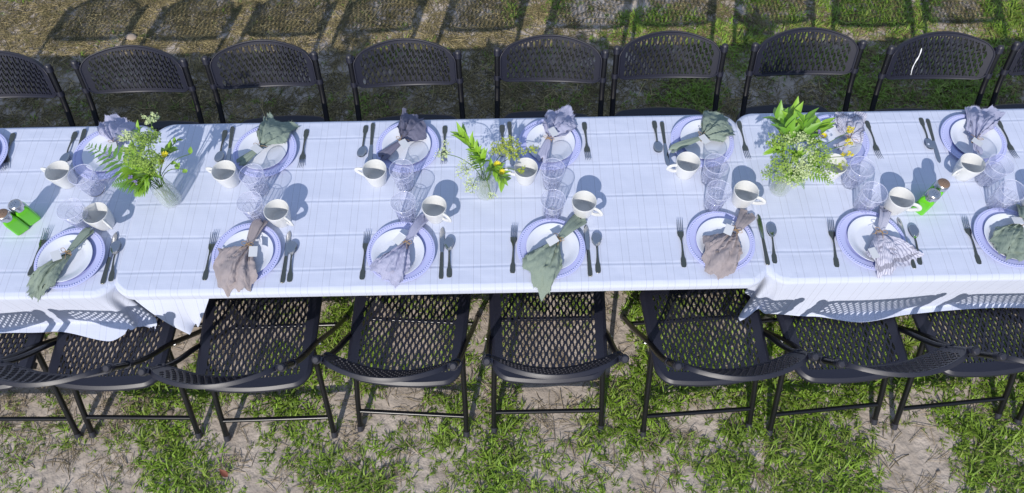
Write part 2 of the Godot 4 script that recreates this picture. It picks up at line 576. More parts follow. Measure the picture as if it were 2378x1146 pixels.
# a cloth over the table from x0 to x1. hem: [[x, length of the near drop], ...]
func make_cloth(x0: float, x1: float, label: String, creases: Array, hem: Array, seed_: int, tucked: bool, flare: Callable, lift: float) -> Node3D:
	var o := thing("tablecloth", label, "tablecloth", Vector3(0, 0, 0), 0, "white striped tablecloths")
	var f := FastNoiseLite.new()
	f.seed = seed_; f.frequency = 2.2; f.fractal_octaves = 3
	var rc := 0.075
	var hz := 0.383
	var end_drop := 0.24
	var us := PackedFloat32Array()
	var x := x0 - end_drop
	while x < x1 + end_drop:
		us.append(x)
		var near_end: float = minf(absf(x - x0), absf(x - x1))
		x += 0.006 if near_end < 0.14 else 0.013
	us.append(x1 + end_drop)
	var vs := PackedFloat32Array()
	var v := -hz - 0.26
	while v < -hz - 0.03:
		vs.append(v); v += 0.02
	v = -hz - 0.03
	while v <= hz + 0.03:
		vs.append(v)
		var st := 0.016
		if absf(absf(v) - hz) < 0.045: st = 0.005
		for c in creases:
			if absf(v - c) < 0.02: st = 0.0032
		v += st
	var top_n := vs.size()
	for k in range(1, 37): vs.append(hz + 0.03 + k * 0.0072222)
	var rows := []; var uvs := []
	var rb := 0.016
	for u in us:
		var row := PackedVector3Array(); var ruv := PackedVector2Array()
		var L: float = hem[0][1]
		for k in hem.size() - 1:
			if u >= hem[k][0]: L = lerpf(hem[k][1], hem[k + 1][1], smoothstep(hem[k][0], hem[k + 1][0], u))
		for j in vs.size():
			var w: float = vs[j]
			if j >= top_n: w = hz + 0.03 + (w - hz - 0.03) / 0.26 * (L - 0.03)
			var cx := clampf(u, x0 + rc, x1 - rc)
			var cz := clampf(w, -hz + rc, hz - rc)
			var d := Vector2(u - cx, w - cz)
			var len_ := d.length()
			var h := T + lift
			var p := Vector2(u, w)
			var near_side := w > hz - rc
			if len_ > rc:
				var dir := d / len_
				var e := len_ - rc
				var off := 0.0; var drop := 0.0
				var bend := e / rb
				if bend < PI / 2:
					off = rb * sin(bend); drop = rb * (1.0 - cos(bend))
				else:
					var rest := e - rb * PI / 2
					off = rb; drop = rb + rest
					var corner: float = absf(dir.x * dir.y) * 2.0
					if near_side and tucked:
						# folded back under the edge of the table
						var tuck := clampf((rest - 0.012) / 0.02, 0, 1)
						drop = rb + minf(rest, 0.030) + 0.004 * tuck
						off = rb - maxf(0.0, rest - 0.022) * 0.9 * dir.y
					elif near_side and dir.y > 0.2:
						off += float(flare.call(u, rest)) * dir.y
						var lying := maxf(0.0, rest - 0.255) * dir.y
						off += lying * 0.9
						drop -= lying * 0.75
						off += corner * rest * 0.09 * sin(atan2(dir.y, dir.x) * 9.0 + seed_)
					elif absf(dir.x) > 0.3:
						off -= 0.004
				p = Vector2(cx, cz) + dir * (rc + off)
				h -= drop
			else:
				for c in creases:
					var t: float = (w - c - 0.0025 * f.get_noise_2d(u * 0.9, c * 31.0)) / 0.0042
					h -= 0.0011 * exp(-t * t) - 0.0008 * exp(-pow(t - 2.1, 2.0) * 0.5)
				h += 0.0018 * f.get_noise_2d(u * 1.4, w * 2.5) + 0.0016 * (0.5 - absf(f.get_noise_2d(u * 4.0 + 30.0, w * 3.2)))  + 0.0016 + 0.0011 * sin((w - float(creases[0])) / 0.306 * TAU + 0.6)
			row.append(Vector3(p.x, h, p.y))
			ruv.append(Vector2(u / 0.0805, w / 0.0805))
		rows.append(row); uvs.append(ruv)
	var mb := MB.new()
	mb.grid(rows, true, false, uvs)
	part(o, "cloth", mb.done(), M.cloth)
	return o

# a loose corner of cloth that hangs over the edge; corners: top left, top right, bottom right, bottom left
func hanging_corner(o: Node3D, c: Array, waves: float, seed_: int) -> void:
	var rows := []; var uvs := []
	for i in 25:
		var t := i / 24.0
		var row := PackedVector3Array(); var ruv := PackedVector2Array()
		for j in 25:
			var s := j / 24.0
			var a: Vector3 = c[0].lerp(c[1], s)
			var b: Vector3 = c[3].lerp(c[2], s)
			var p := a.lerp(b, t)
			p.z += 0.014 * t * sin(s * waves + seed_) + 0.010 * sin(t * PI) 
			row.append(p)
			ruv.append(Vector2((p.x + 0.25 * t * 0.1) / 0.0805, t * 0.25 / 0.0805))
		rows.append(row); uvs.append(ruv)
	var mb := MB.new()
	mb.grid(rows, false, false, uvs)
	part(o, "hanging_corner", mb.done(), M.cloth)

# ------------------------------------------------------------------ tableware
func pv(a: Array) -> PackedVector2Array:
	var o := PackedVector2Array()
	for p in a: o.append(Vector2(p[0], p[1]))
	return o

func make_charger() -> Node3D:
	var t := proto("charger_plate", "plate", "lavender charger plates")
	var mb := MB.new()
	mb.lathe(pv([[0.0, 0.004], [0.070, 0.004], [0.082, 0.006], [0.094, 0.013], [0.100, 0.0155], [0.126, 0.0185], [0.1300, 0.0178], [0.1302, 0.0160], [0.126, 0.0155], [0.100, 0.0125], [0.092, 0.009], [0.080, 0.001], [0.0, 0.0]]), 72, true)
	part(t, "dish", mb.done(), M.charger)
	# a string of beads round the rim
	mb = MB.new()
	for k in 84:
		var a := TAU * k / 84
		var c := Vector3(cos(a) * 0.1205, 0.0186, sin(a) * 0.1205)
		mb.lathe(pv([[0.0030, -0.0005], [0.0024, 0.0016], [0.0012, 0.0024], [0.0, 0.0026]]), 6, false, c)
	var beads := part(t, "beaded_rim", mb.done(), M.charger)
	return t

func make_salad() -> Node3D:
	var t := proto("salad_plate", "plate", "small white plates")
	var mb := MB.new()
	mb.lathe(pv([[0.0, 0.006], [0.060, 0.0065], [0.072, 0.009], [0.084, 0.016], [0.0985, 0.0205], [0.1005, 0.0200], [0.0995, 0.0185], [0.084, 0.0135], [0.072, 0.006], [0.060, 0.0], [0.056, 0.0], [0.054, 0.003], [0.0, 0.003]]), 64, true)
	part(t, "dish", mb.done(), M.salad)
	return t

func make_mug() -> Node3D:
	var t := proto("coffee_mug", "mug", "cream mugs")
	var mb := MB.new()
	mb.lathe(pv([[0.0, 0.003], [0.030, 0.0], [0.0345, 0.002], [0.0385, 0.020], [0.0442, 0.048], [0.0474, 0.073], [0.0481, 0.0812], [0.0476, 0.0835], [0.0461, 0.0840], [0.0449, 0.0830], [0.0441, 0.077], [0.0395, 0.055], [0.0355, 0.022], [0.030, 0.010], [0.0, 0.008]]), 48)
	part(t, "cup", mb.done(), M.mug)
	mb = MB.new()
	var path := smooth_path([Vector3(0.0445, 0.070, 0), Vector3(0.061, 0.073, 0), Vector3(0.0745, 0.067, 0), Vector3(0.0775, 0.055, 0), Vector3(0.069, 0.046, 0), Vector3(0.053, 0.032, 0), Vector3(0.0375, 0.028, 0)], 22)
	mb.tube(path, PackedFloat32Array([0.0052]), 10, 1.7, Vector3.UP)
	part(t, "handle", mb.done(), M.mug)
	return t

func make_tumbler() -> Node3D:
	var t := proto("plastic_tumbler", "glass", "clear plastic tumblers")
	var mb := MB.new()
	mb.lathe(pv([[0.0305, 0.010], [0.0335, 0.012], [0.0365, 0.040], [0.0395, 0.068], [0.0415, 0.076]]), 84, false, Vector3.ZERO, 0.030, 14)
	mb.lathe(pv([[0.0415, 0.076], [0.0430, 0.080], [0.0470, 0.1205]]), 84, false)
	part(t, "wall", mb.done(), M.tumbler)
	mb = MB.new()
	mb.lathe(pv([[0.0462, 0.1200], [0.0425, 0.088], [0.0385, 0.074], [0.0345, 0.045], [0.0305, 0.013]]), 84, false)
	part(t, "inner_wall", mb.done(), M.tumbler)
	mb = MB.new()
	mb.lathe(pv([[0.0, 0.0], [0.030, 0.0], [0.0320, 0.003], [0.0325, 0.008], [0.0290, 0.011], [0.020, 0.0085], [0.0, 0.0075]]), 48, false)
	part(t, "thick_base", mb.done(), M.solid_plastic)
	for k in 14:
		mb = MB.new()
		var a := TAU * (k + 0.5) / 14
		var d := Vector3(cos(a), 0, sin(a))
		mb.tube(PackedVector3Array([d * 0.0328 + Vector3(0, 0.013, 0), d * 0.0358 + Vector3(0, 0.042, 0), d * 0.0392 + Vector3(0, 0.073, 0)]), PackedFloat32Array([0.0016, 0.0017, 0.0010]), 6)
		part(t, "rib", mb.done(), M.solid_plastic)
	mb = MB.new()
	for q in [[0.0466, 0.1205, 0.0013], [0.0408, 0.0768, 0.0011]]:
		var ring := PackedVector3Array()
		for k in 49: ring.append(Vector3(cos(TAU * k / 48) * q[0], q[1], sin(TAU * k / 48) * q[0]))
		mb.tube(ring, PackedFloat32Array([q[2]]), 6, 1.0, Vector3.UP, false)
	part(t, "rim", mb.done(), M.tumbler_rim)
	return t

# cross-sections along z: [z, half width, centre height, half thickness]
func loft(mb: MB, st: Array) -> void:
	var rows := []
	for s in st:
		var r := PackedVector3Array()
		for k in 11:
			var a := TAU * k / 10
			r.append(Vector3(cos(a) * s[1], s[2] + sin(a) * s[3], s[0]))
		rows.append(r)
	mb.grid(rows, true, true)

const HANDLE := [[0.100, 0.0010, 0.0035, 0.0006], [0.0985, 0.0080, 0.0035, 0.0015], [0.090, 0.0105, 0.0038, 0.0019], [0.066, 0.0098, 0.0042, 0.0019], [0.056, 0.0062, 0.0050, 0.0019], [0.030, 0.0038, 0.0085, 0.0020], [0.005, 0.0032, 0.0100, 0.0021], [-0.012, 0.0036, 0.0080, 0.0018]]

func make_fork() -> Node3D:
	var t := proto("dinner_fork", "fork", "steel forks")
	var mb := MB.new()
	loft(mb, HANDLE)
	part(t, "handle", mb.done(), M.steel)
	mb = MB.new()
	loft(mb, [[-0.010, 0.0035, 0.0084, 0.0018], [-0.024, 0.0060, 0.0062, 0.0015], [-0.036, 0.0118, 0.0046, 0.0013], [-0.048, 0.0128, 0.0045, 0.0012], [-0.054, 0.0127, 0.0050, 0.0011]])
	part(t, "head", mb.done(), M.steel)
	for k in 4:
		mb = MB.new()
		var path := PackedVector3Array()
		for i in 6:
			var s := i / 5.0
			path.append(Vector3((k - 1.5) * 0.0068, 0.0050 + 0.009 * s * s, -0.052 - 0.049 * s))
		mb.tube(path, PackedFloat32Array([0.0021, 0.0020, 0.0019, 0.0017, 0.0014, 0.0008]), 6, 0.6)
		part(t, "tine", mb.done(), M.steel_bright)
	return t

func make_knife() -> Node3D:
	var t := proto("dinner_knife", "knife", "steel knives")
	var mb := MB.new()
	loft(mb, [[0.112, 0.0020, 0.0045, 0.0015], [0.110, 0.0075, 0.0045, 0.0035], [0.100, 0.0092, 0.0045, 0.0043], [0.060, 0.0074, 0.0045, 0.0041], [0.010, 0.0062, 0.0043, 0.0038], [0.000, 0.0058, 0.0040, 0.0034]])
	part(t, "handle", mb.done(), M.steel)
	mb = MB.new()
	loft(mb, [[0.001, 0.0052, 0.0040, 0.0030], [-0.008, 0.0074, 0.0035, 0.0012], [-0.050, 0.0096, 0.0033, 0.0009], [-0.085, 0.0098, 0.0033, 0.0007], [-0.102, 0.0070, 0.0033, 0.0006], [-0.110, 0.0012, 0.0033, 0.0004]])
	part(t, "blade", mb.done(), M.steel_bright)
	return t

func make_spoon() -> Node3D:
	var t := proto("table_spoon", "spoon", "steel spoons")
	var mb := MB.new()
	loft(mb, HANDLE)
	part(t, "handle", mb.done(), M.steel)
	mb = MB.new()
	for lay in 2:
		var rows := []
		for i in 11:
			var r := PackedVector3Array()
			var q := i / 10.0
			for k in 33:
				var a := TAU * k / 32
				var e := 1.0 + 0.14 * sin(a)
				r.append(Vector3(cos(a) * q * 0.0195 * e, 0.0108 - 0.0075 * (1.0 - q * q) - 0.0012 * lay + 0.002 * sin(a) * q, -0.040 - sin(a) * q * 0.0285))
			rows.append(r)
		mb.grid(rows, lay == 1, true)
	part(t, "bowl", mb.done(), M.steel_bright)
	return t

func make_shaker(kind: String) -> Node3D:
	var t := proto(kind + "_shaker", "shaker", "green glass shakers")
	var mb := MB.new()
	var rows := []
	for lev in [[0.0, 0.0235], [0.002, 0.0250], [0.007, 0.0262], [0.070, 0.0262], [0.080, 0.0252], [0.087, 0.0215], [0.093, 0.0205]]:
		var o := rounded_rect(-lev[1], lev[1], -lev[1], lev[1], 0.008, 0.008, 4, 3)
		var r := PackedVector3Array()
		for k in o.size() + 1: r.append(Vector3(o[k % o.size()].x, lev[0], -o[k % o.size()].y))
		rows.append(r)
	mb.grid(rows, true, true)
	part(t, "body", mb.done(), M.shaker)
	mb = MB.new()
	mb.lathe(pv([[0.0235, 0.084], [0.0250, 0.087], [0.0250, 0.106], [0.0238, 0.113], [0.018, 0.1180], [0.008, 0.1208], [0.0, 0.1215]]), 28)
	var lid := part(t, "lid", mb.done(), M.lid)
	if kind == "pepper":
		mb = MB.new()
		mb.lathe(pv([[0.0222, 0.1162], [0.0182, 0.1186], [0.008, 0.1213], [0.0, 0.1220]]), 28)
		part(lid, "rusty_top", mb.done(), M.lid_rust)
	for k in 7:
		mb = MB.new()
		var a := TAU * k / 6
		var rr := 0.0 if k == 6 else 0.010
		mb.lathe(pv([[0.0013, 0.0], [0.0, 0.0008]]), 8, false, Vector3(cos(a) * rr, 0.1222 if k == 6 else 0.1208, sin(a) * rr))
		part(lid, "pour_hole", mb.done(), M.tube)
	return t

# ------------------------------------------------------------------ napkins
# height of what lies under a napkin, above the table top, at distance r from the plate's middle
func under(p: Vector3, plate: Vector3) -> float:
	var r := Vector2(p.x - plate.x, p.z - plate.z).length()
	var h := 0.030
	if r > 0.10: h = lerpf(0.030, 0.0215, clampf((r - 0.10) / 0.03, 0, 1))
	if r > 0.13: h = lerpf(0.0215, 0.003, clampf((r - 0.13) / 0.035, 0, 1))
	var over := p.z - 0.392
	if over > 0 and r > 0.13: h -= over * 1.3
	return h

func resample(pts: Array, n: int) -> PackedVector3Array:
	return smooth_path(pts, n)

# one gathered sheet from the knot out to the edge points
func fan_sheet(mb: MB, knot: Vector3, edge: PackedVector3Array, plate: Vector3, pleats: float, amp: float, lift: float, seed_: int, droop: float) -> Array:
	var f := FastNoiseLite.new()
	f.seed = seed_; f.frequency = 14.0; f.fractal_octaves = 3
	var nb := 22
	var rows := []
	var na := edge.size()
	var mid := edge[na / 2] - knot
	mid.y = 0
	var side := Vector3(mid.z, 0, -mid.x).normalized()
	for i in nb + 1:
		var b := float(i) / nb
		var row := PackedVector3Array()
		for j in na:
			var a := float(j) / (na - 1)
			var from := knot + side * ((0.5 - a) * -0.016)
			var q := from.lerp(edge[j], b)
			var fold: float = sin((a * pleats + 0.15 * sin(b * 3.0 + seed_) + 0.12 * seed_) * TAU)
			fold = asin(fold) / (PI / 2) * 0.6 + signf(fold) * pow(absf(fold), 0.5) * 0.4
			var env := pow(b, 0.55) * (1.0 - 0.45 * b)
			var puff := sin(minf(b * 1.15, 1.0) * PI) * 0.012 * (1.0 - pow(absf(2.0 * a - 1.0), 3.0))
			var h := under(q, plate) + lift * (1.0 - 0.75 * b * droop) + puff + amp * env * (fold * 0.5 + 0.5)
			h += 0.012 * (0.5 - absf(f.get_noise_2d(q.x * 1.9, q.z * 1.9)) * 1.6) * (0.25 + b) * (1.0 - 0.5 * b)
			h = maxf(h, under(q, plate) + 0.002)
			q += side * (fold * amp * 0.25 * env) + Vector3(f.get_noise_2d(q.z * 2, q.x * 2), 0, f.get_noise_2d(q.x * 2 + 9, q.z * 2)) * 0.006 * b
			row.append(Vector3(q.x, T + h, q.z))
		rows.append(row)
	# face upwards whichever way the edge runs
	var r0: PackedVector3Array = rows[nb / 2]; var r1: PackedVector3Array = rows[nb / 2 + 1]
	var flip := (r1[na / 2] - r0[na / 2]).cross(r0[na / 2 + 1] - r0[na / 2]).y < 0
	mb.grid(rows, flip)
	return rows

func make_napkin(kind: String, label: String, plate: Vector3, knot: Vector3, edge_pts: Array, tail_end: Vector3, tail_w: float, pleats: float, fringe: bool, tag_turn: float, tag_at: Vector2, seed_: int) -> Node3D:
	var o := thing("cloth_napkin", label, "napkin", Vector3(plate.x, T + 0.03, plate.z), 0, "tied cloth napkins")
	var off := Transform3D(Basis.IDENTITY, -o.position)
	var m: Material = M["napkin_" + kind]
	rng.seed = 900 + seed_
	var edge := resample(edge_pts, 44)
	# ragged outline
	for j in edge.size():
		var d := edge[j] - knot
		edge[j] = knot + d * (1.0 + rng.randf_range(-0.02, 0.02) + 0.035 * sin(j * 0.9 + seed_))
	var mb := MB.new()
	var rows := fan_sheet(mb, knot, edge, plate, pleats, 0.025, 0.002, seed_, 1.0)
	part(o, "spread_sheet", mb.done(), m, off)
	# a second, shorter layer gathered over the first
	var e2 := PackedVector3Array()
	for j in edge.size():
		var s := float(j) / (edge.size() - 1)
		var ss := 0.12 + 0.72 * s
		var k: float = ss * (edge.size() - 1)
		var p := edge[int(k)].lerp(edge[min(int(k) + 1, edge.size() - 1)], k - int(k))
		e2.append(knot + (p - knot) * (0.66 - 0.20 * sin(s * 5.0 + seed_)))
	mb = MB.new()
	fan_sheet(mb, knot, e2, plate, pleats * 0.8 + 0.6, 0.028, 0.007, seed_ + 5, 0.6)
	part(o, "gathered_fold", mb.done(), m, off)
	if fringe:
		mb = MB.new()
		var last: PackedVector3Array = rows[rows.size() - 1]
		var prev: PackedVector3Array = rows[rows.size() - 2]
		for j in last.size() - 1:
			for k in 5:
				var s := k / 5.0 + rng.randf() * 0.1
				var a := last[j].lerp(last[j + 1], s)
				var out := (last[j] - prev[j]).normalized()
				var along := (last[j + 1] - last[j]).normalized()
				var tip := a + (out + along * rng.randf_range(-0.5, 0.5) + Vector3(0, rng.randf_range(-0.5, 0.3), 0)) * rng.randf_range(0.004, 0.011)
				mb.face(a - along * 0.0007 - out * 0.002, a + along * 0.0007 - out * 0.002, tip)
		var fr := part(o, "frayed_edge", mb.done(), m, off)
		fr.set_meta("kind", "stuff")
	# the other end: a pleated bundle
	mb = MB.new()
	var dir := tail_end - knot
	dir.y = 0
	var tl := dir.length()
	dir /= tl
	var side := Vector3(dir.z, 0, -dir.x)
	var trows := []
	var nt := 16
	for i in nt + 1:
		var b := float(i) / nt
		var w: float = lerpf(0.008, tail_w, pow(b, 0.7)) * (1.0 if b < 0.93 else 1.0 - (b - 0.93) * 4.0)
		var c := knot + dir * (tl * b)
		var base := under(c, plate)
		var row := PackedVector3Array()
		for k in 41:
			var a := TAU * k / 40
			var fold := 1.0 + 0.20 * sin(a * 5.0 + seed_ + b * 1.6) * (0.35 + b) + 0.08 * sin(a * 11.0 + seed_)
			var rr := w * fold
			var y: float = base + 0.010 + 0.007 * (1.0 - b) + sin(a) * rr * 0.42
			if b > 0.97: rr *= 0.6
			row.append(Vector3(c.x, T + maxf(y, base + 0.001), c.z) + side * (cos(a) * rr) + dir * (0.010 * cos(a * 3.0 + seed_) * b))
		trows.append(row)
	mb.grid(trows, false, true)
	part(o, "gathered_end", mb.done(), m, off)
	# twine round the waist with a small bow
	mb = MB.new()
	var kc := Vector3(knot.x, T + under(knot, plate) + 0.014, knot.z)
	for turn in 2:
		var ring := PackedVector3Array()
		for k in 19:
			var a := TAU * k / 18
			ring.append(kc + side * (cos(a) * 0.0125) + Vector3.UP * (sin(a) * 0.0125) + dir * ((turn - 0.5) * 0.003 + 0.001 * sin(a)))
		mb.tube(ring, PackedFloat32Array([0.0011]), 5, 1.0, Vector3.UP, false)
	var tw := part(o, "twine", mb.done(), M.twine, off)
	for s in [-1.0, 1.0]:
		mb = MB.new()
		var kt := kc + Vector3.UP * 0.013
		mb.tube(smooth_path([kt, kt + side * (0.012 * s) + dir * 0.007 + Vector3.UP * 0.006, kt + side * (0.024 * s) + dir * 0.002 + Vector3.UP * 0.003, kt + side * (0.013 * s) - dir * 0.006 + Vector3.UP * 0.002, kt], 14), PackedFloat32Array([0.0010]), 5, 1.0, Vector3.UP, false)
		mb.tube(smooth_path([kt, kt + side * (0.010 * s) - dir * 0.014 + Vector3.UP * 0.003, kt + side * (0.020 * s + 0.004) - dir * 0.026 + Vector3.DOWN * 0.002], 8), PackedFloat32Array([0.0009]), 5)
		part(tw, "bow", mb.done(), M.twine)
	# paper tag
	mb = MB.new()
	mb.box(Vector3(-0.0155, -0.0003, -0.021), Vector3(0.0155, 0.0003, 0.021))
	var tp := kc + side * tag_at.x + dir * tag_at.y
	var tb := Basis(Vector3.UP, tag_turn) * Basis(Vector3.RIGHT, deg_to_rad(5.0)) * Basis(Vector3.BACK, deg_to_rad(-7.0))
	var ty := maxf(under(tp, plate) + 0.036, 0.025)
	part(o, "paper_tag", mb.done(), M.tag, Transform3D(tb, Vector3(tp.x, T + ty, tp.z) - o.position))
	return o

# ------------------------------------------------------------------ jars and cut flowers
func make_jar(pos: Vector3, label: String) -> void:
	var t := thing("glass_jar", label, "jar", pos, 0, "glass jars with cut flowers")
	var mb := MB.new()
	mb.lathe(pv([[0.0, 0.002], [0.030, 0.0], [0.036, 0.002], [0.0405, 0.010], [0.0415, 0.030], [0.0415, 0.085], [0.0395, 0.097], [0.0345, 0.107], [0.0325, 0.112], [0.0325, 0.116], [0.0345, 0.118], [0.0325, 0.120], [0.0340, 0.124], [0.0322, 0.127], [0.0325, 0.133], [0.0305, 0.134]]), 40)
	part(t, "glass_wall", mb.done(), M.jar)
	mb = MB.new()
	mb.lathe(pv([[0.0298, 0.134], [0.0298, 0.112], [0.0320, 0.106], [0.0370, 0.096], [0.0388, 0.085], [0.0388, 0.014], [0.034, 0.007], [0.0, 0.008]]), 40)
	part(t, "inner_wall", mb.done(), M.jar)
	mb = MB.new()
	mb.lathe(pv([[0.0, 0.0085], [0.0335, 0.0085], [0.0380, 0.015], [0.0380, 0.072], [0.0, 0.072]]), 40)
	part(t, "water", mb.done(), M.water)

# a stem that stands in the jar and carries a head at `head`
func stem_path(jar: Vector3, head: Vector3, k: int) -> PackedVector3Array:
	var a := k * 2.399
	var foot := jar + Vector3(cos(a) * 0.020, 0.012, sin(a) * 0.020)
	var flat := head - jar
	flat.y = 0
	var out := flat.normalized() * minf(0.020, flat.length())
	var mouth := jar + Vector3(out.x + 0.004 * cos(a), 0.138, out.z + 0.004 * sin(a))
	var mid := mouth.lerp(head, 0.5) + Vector3(0, 0.03, 0)
	return smooth_path([foot, mouth, mid, head], 18)

func leaf_mesh(length: float, width: float, curl: float, toothed := false) -> ArrayMesh:
	var mb := MB.new()
	var rows := []
	for i in 9:
		var s := i / 8.0
		var w: float = width * sin(PI * pow(s, 0.75)) * (1.0 - 0.25 * s) + 0.0004
		if toothed: w *= 0.82 + 0.36 * (i % 2)
		var y := -curl * s * s * length
		var row := PackedVector3Array()
		for k in 5:
			var c := (k - 2) / 2.0
			row.append(Vector3(c * w, y + absf(c) * w * 0.35, -s * length))
		rows.append(row)
	mb.grid(rows, false)
	return mb.done()

func aim(dir: Vector3, roll := 0.0) -> Basis:
	# a basis whose -z runs along dir, y as far up as it can be
	var z := -dir.normalized()
	var x := Vector3.UP.cross(z)
	if x.length() < 0.05: x = Vector3.RIGHT
	x = x.normalized()
	return Basis(x, z.cross(x), z) * Basis(Vector3.BACK, roll)

func fern(jar: Vector3, tip: Vector3, k: int, label: String, width: float, bright: bool) -> void:
	var t := thing("fern_frond", label, "fern", jar, 0, "fern fronds in the jars")
	var a := k * 2.399
	var d := tip - jar
	var flat := Vector3(d.x, 0, d.z)
	var mouth := Vector3(flat.normalized().x * 0.018, 0.138, flat.normalized().z * 0.018)
	var path := smooth_path([Vector3(cos(a) * 0.018, 0.012, sin(a) * 0.018), mouth, mouth.lerp(d, 0.5) + Vector3(0, 0.022, 0), d], 40)
	var rad := PackedFloat32Array()
	for i in path.size(): rad.append(lerpf(0.0016, 0.0006, float(i) / path.size()))
	var mb := MB.new(); mb.tube(path, rad, 6)
	part(t, "stem", mb.done(), M.stem)
	var leaf := leaf_mesh(1.0, 0.15, 0.12, true)
	for i in range(14, 41, 2):
		var s := float(i - 14) / 26.0
		var tang := (path[min(i + 1, 40)] - path[max(i - 1, 0)]).normalized()
		var side := tang.cross(Vector3.UP).normalized()
		var L: float = width * (0.35 + 0.65 * sin(PI * pow(clampf(s, 0, 1), 0.6))) * (1.0 - 0.55 * s)
		for q in [-1.0, 1.0]:
			var dir: Vector3 = (side * q + tang * (0.35 + 0.3 * s) + Vector3(0, 0.10 + 0.06 * sin(i * 1.7 + q), 0)).normalized()
			part(t, "leaflet", leaf, M.fern_bright if bright else M.fern, Transform3D(aim(dir, 0.15 * q).scaled(Vector3.ONE * L), path[i]))

func umbel(jar: Vector3, head: Vector3, k: int, label: String, radius: float, kind: String, rays := 14, florets := 16) -> void:
	var t := thing({"white_floret": "white_umbel", "pale": "green_umbel", "dill": "dill_umbel", "yellow": "yellow_spray", "lilac": "lilac_spray"}[kind], label, "flower", jar, 0, "cut flowers in the jars")
	rng.seed = 4000 + k
	var path := stem_path(jar, head, k)
	for i in path.size(): path[i] -= jar
	var mb := MB.new(); mb.tube(path, PackedFloat32Array([0.0014]), 6)
	var top := path[path.size() - 1]
	var up := (top - path[path.size() - 4]).normalized().lerp(Vector3.UP, 0.6).normalized()
	var b := aim(up)
	var heads := []
	for r in rays:
		var q := sqrt((r + 0.5) / rays) * radius
		var a := r * 2.399 + rng.randf() * 0.3
		heads.append(top + b.x * (cos(a) * q) + b.y * (sin(a) * q) + up * (0.016 + rng.randf_range(-0.016, 0.014) + 0.006 * (1.0 - q / radius)))
		mb.tube(PackedVector3Array([top, top.lerp(heads[r], 0.6) + up * -0.002, heads[r]]), PackedFloat32Array([0.0006, 0.0005, 0.0004]), 4, 1.0, Vector3.RIGHT, false)
	part(t, "stem", mb.done(), M.stem)
	mb = MB.new()
	for h in heads:
		var cr := radius * 0.17 + 0.0035
		for j in florets:
			var c: Vector3 = h + Vector3(rng.randf_range(-1, 1), rng.randf_range(-0.5, 0.7), rng.randf_range(-1, 1)) * cr
			var s := rng.randf_range(0.0016, 0.0034)
			var ax := Basis(Vector3(rng.randf(), rng.randf() + 0.4, rng.randf()).normalized(), rng.randf() * TAU)
			for p in 4:
				var ang := TAU * p / 4
				var u: Vector3 = ax * Vector3(cos(ang), 0.25, sin(ang)); var w: Vector3 = ax * Vector3(-sin(ang), 0, cos(ang))
				mb.face(c, c + (u * 0.8 + w * 0.55) * s, c + u * s * 1.35)
				mb.face(c, c + u * s * 1.35, c + (u * 0.8 - w * 0.55) * s)
	var fl := part(t, "florets", mb.done(), M[kind])
	fl.set_meta("kind", "stuff")

func leafy_sprig(jar: Vector3, head: Vector3, k: int, label: String, n: int, leaf_len: float, leaf_w: float, bright: bool, spread := 1.0) -> void:
	var t := thing("leafy_sprig", label, "leaves", jar, 0, "leafy sprigs in the jars")
	rng.seed = 6000 + k
	var path := stem_path(jar, head, k)
	for i in path.size(): path[i] -= jar
	var mb := MB.new(); mb.tube(path, PackedFloat32Array([0.0014]), 6)
	part(t, "stem", mb.done(), M.stem)
	for j in n:
		var s := 0.62 + 0.38 * float(j) / maxf(1, n - 1)
		var i: int = min(int(s * 18), 17)
		var p := path[i].lerp(path[i + 1], 0.5)
		var tang := (path[i + 1] - path[i]).normalized()
		var a := j * 2.2 + rng.randf() * 0.7
		var out := (tang.cross(Vector3.UP).normalized() * cos(a) + tang.cross(Vector3.UP).cross(tang).normalized() * sin(a))
		var dir := (tang * 0.75 + out * spread + Vector3(0, 0.35, 0)).normalized()
		part(t, "leaf", leaf_mesh(leaf_len * rng.randf_range(0.8, 1.15), leaf_w, rng.randf_range(0.05, 0.3)), M.fern_bright if bright else M.leaf, Transform3D(aim(dir, rng.randf_range(-0.5, 0.5)), p))

func daisy(jar: Vector3, head: Vector3, k: int, label: String, r: float) -> void:
	var t := thing("yellow_flower", label, "flower", jar, 0, "cut flowers in the jars")
	var path := stem_path(jar, head, k)
	for i in path.size(): path[i] -= jar
	var mb := MB.new(); mb.tube(path, PackedFloat32Array([0.0013]), 6)
	part(t, "stem", mb.done(), M.stem)
	var top := path[path.size() - 1]
	var petal := leaf_mesh(r, r * 0.24, -0.25)
	for j in 13:
		var a := TAU * j / 13
		part(t, "petal", petal, M.yellow, Transform3D(aim(Vector3(cos(a), 0.35 + 0.2 * (j % 2), sin(a))), top))
	mb = MB.new(); mb.lathe(pv([[r * 0.32, 0.0], [r * 0.28, r * 0.15], [0.0, r * 0.26]]), 12, false, top)
	part(t, "centre", mb.done(), M.dill)

# ------------------------------------------------------------------ the ground
func grass_cover(x: float, z: float, f: FastNoiseLite) -> float:
	var d: float
	if z > 0.0:
		d = 0.66 + 0.10 * clampf(x, -2.6, 2.6)
	else:
		d = 0.14 + 0.52 * smoothstep(-0.6, 2.0, x)
	d += 0.85 * f.get_noise_2d(x, z)
	for b in blobs:
		var q := Vector2((x - b[0]) / b[2], (z - b[1]) / b[3]).length_squared()
		if q < 4.0: d += b[4] * exp(-q * 1.4)
	return clampf(d, 0.0, 1.0)

var blobs := []

func ground_height(x: float, z: float, f: FastNoiseLite) -> float:
	return -0.004 + 0.006 * f.get_noise_2d(x * 2.0 + 40.0, z * 2.0) 

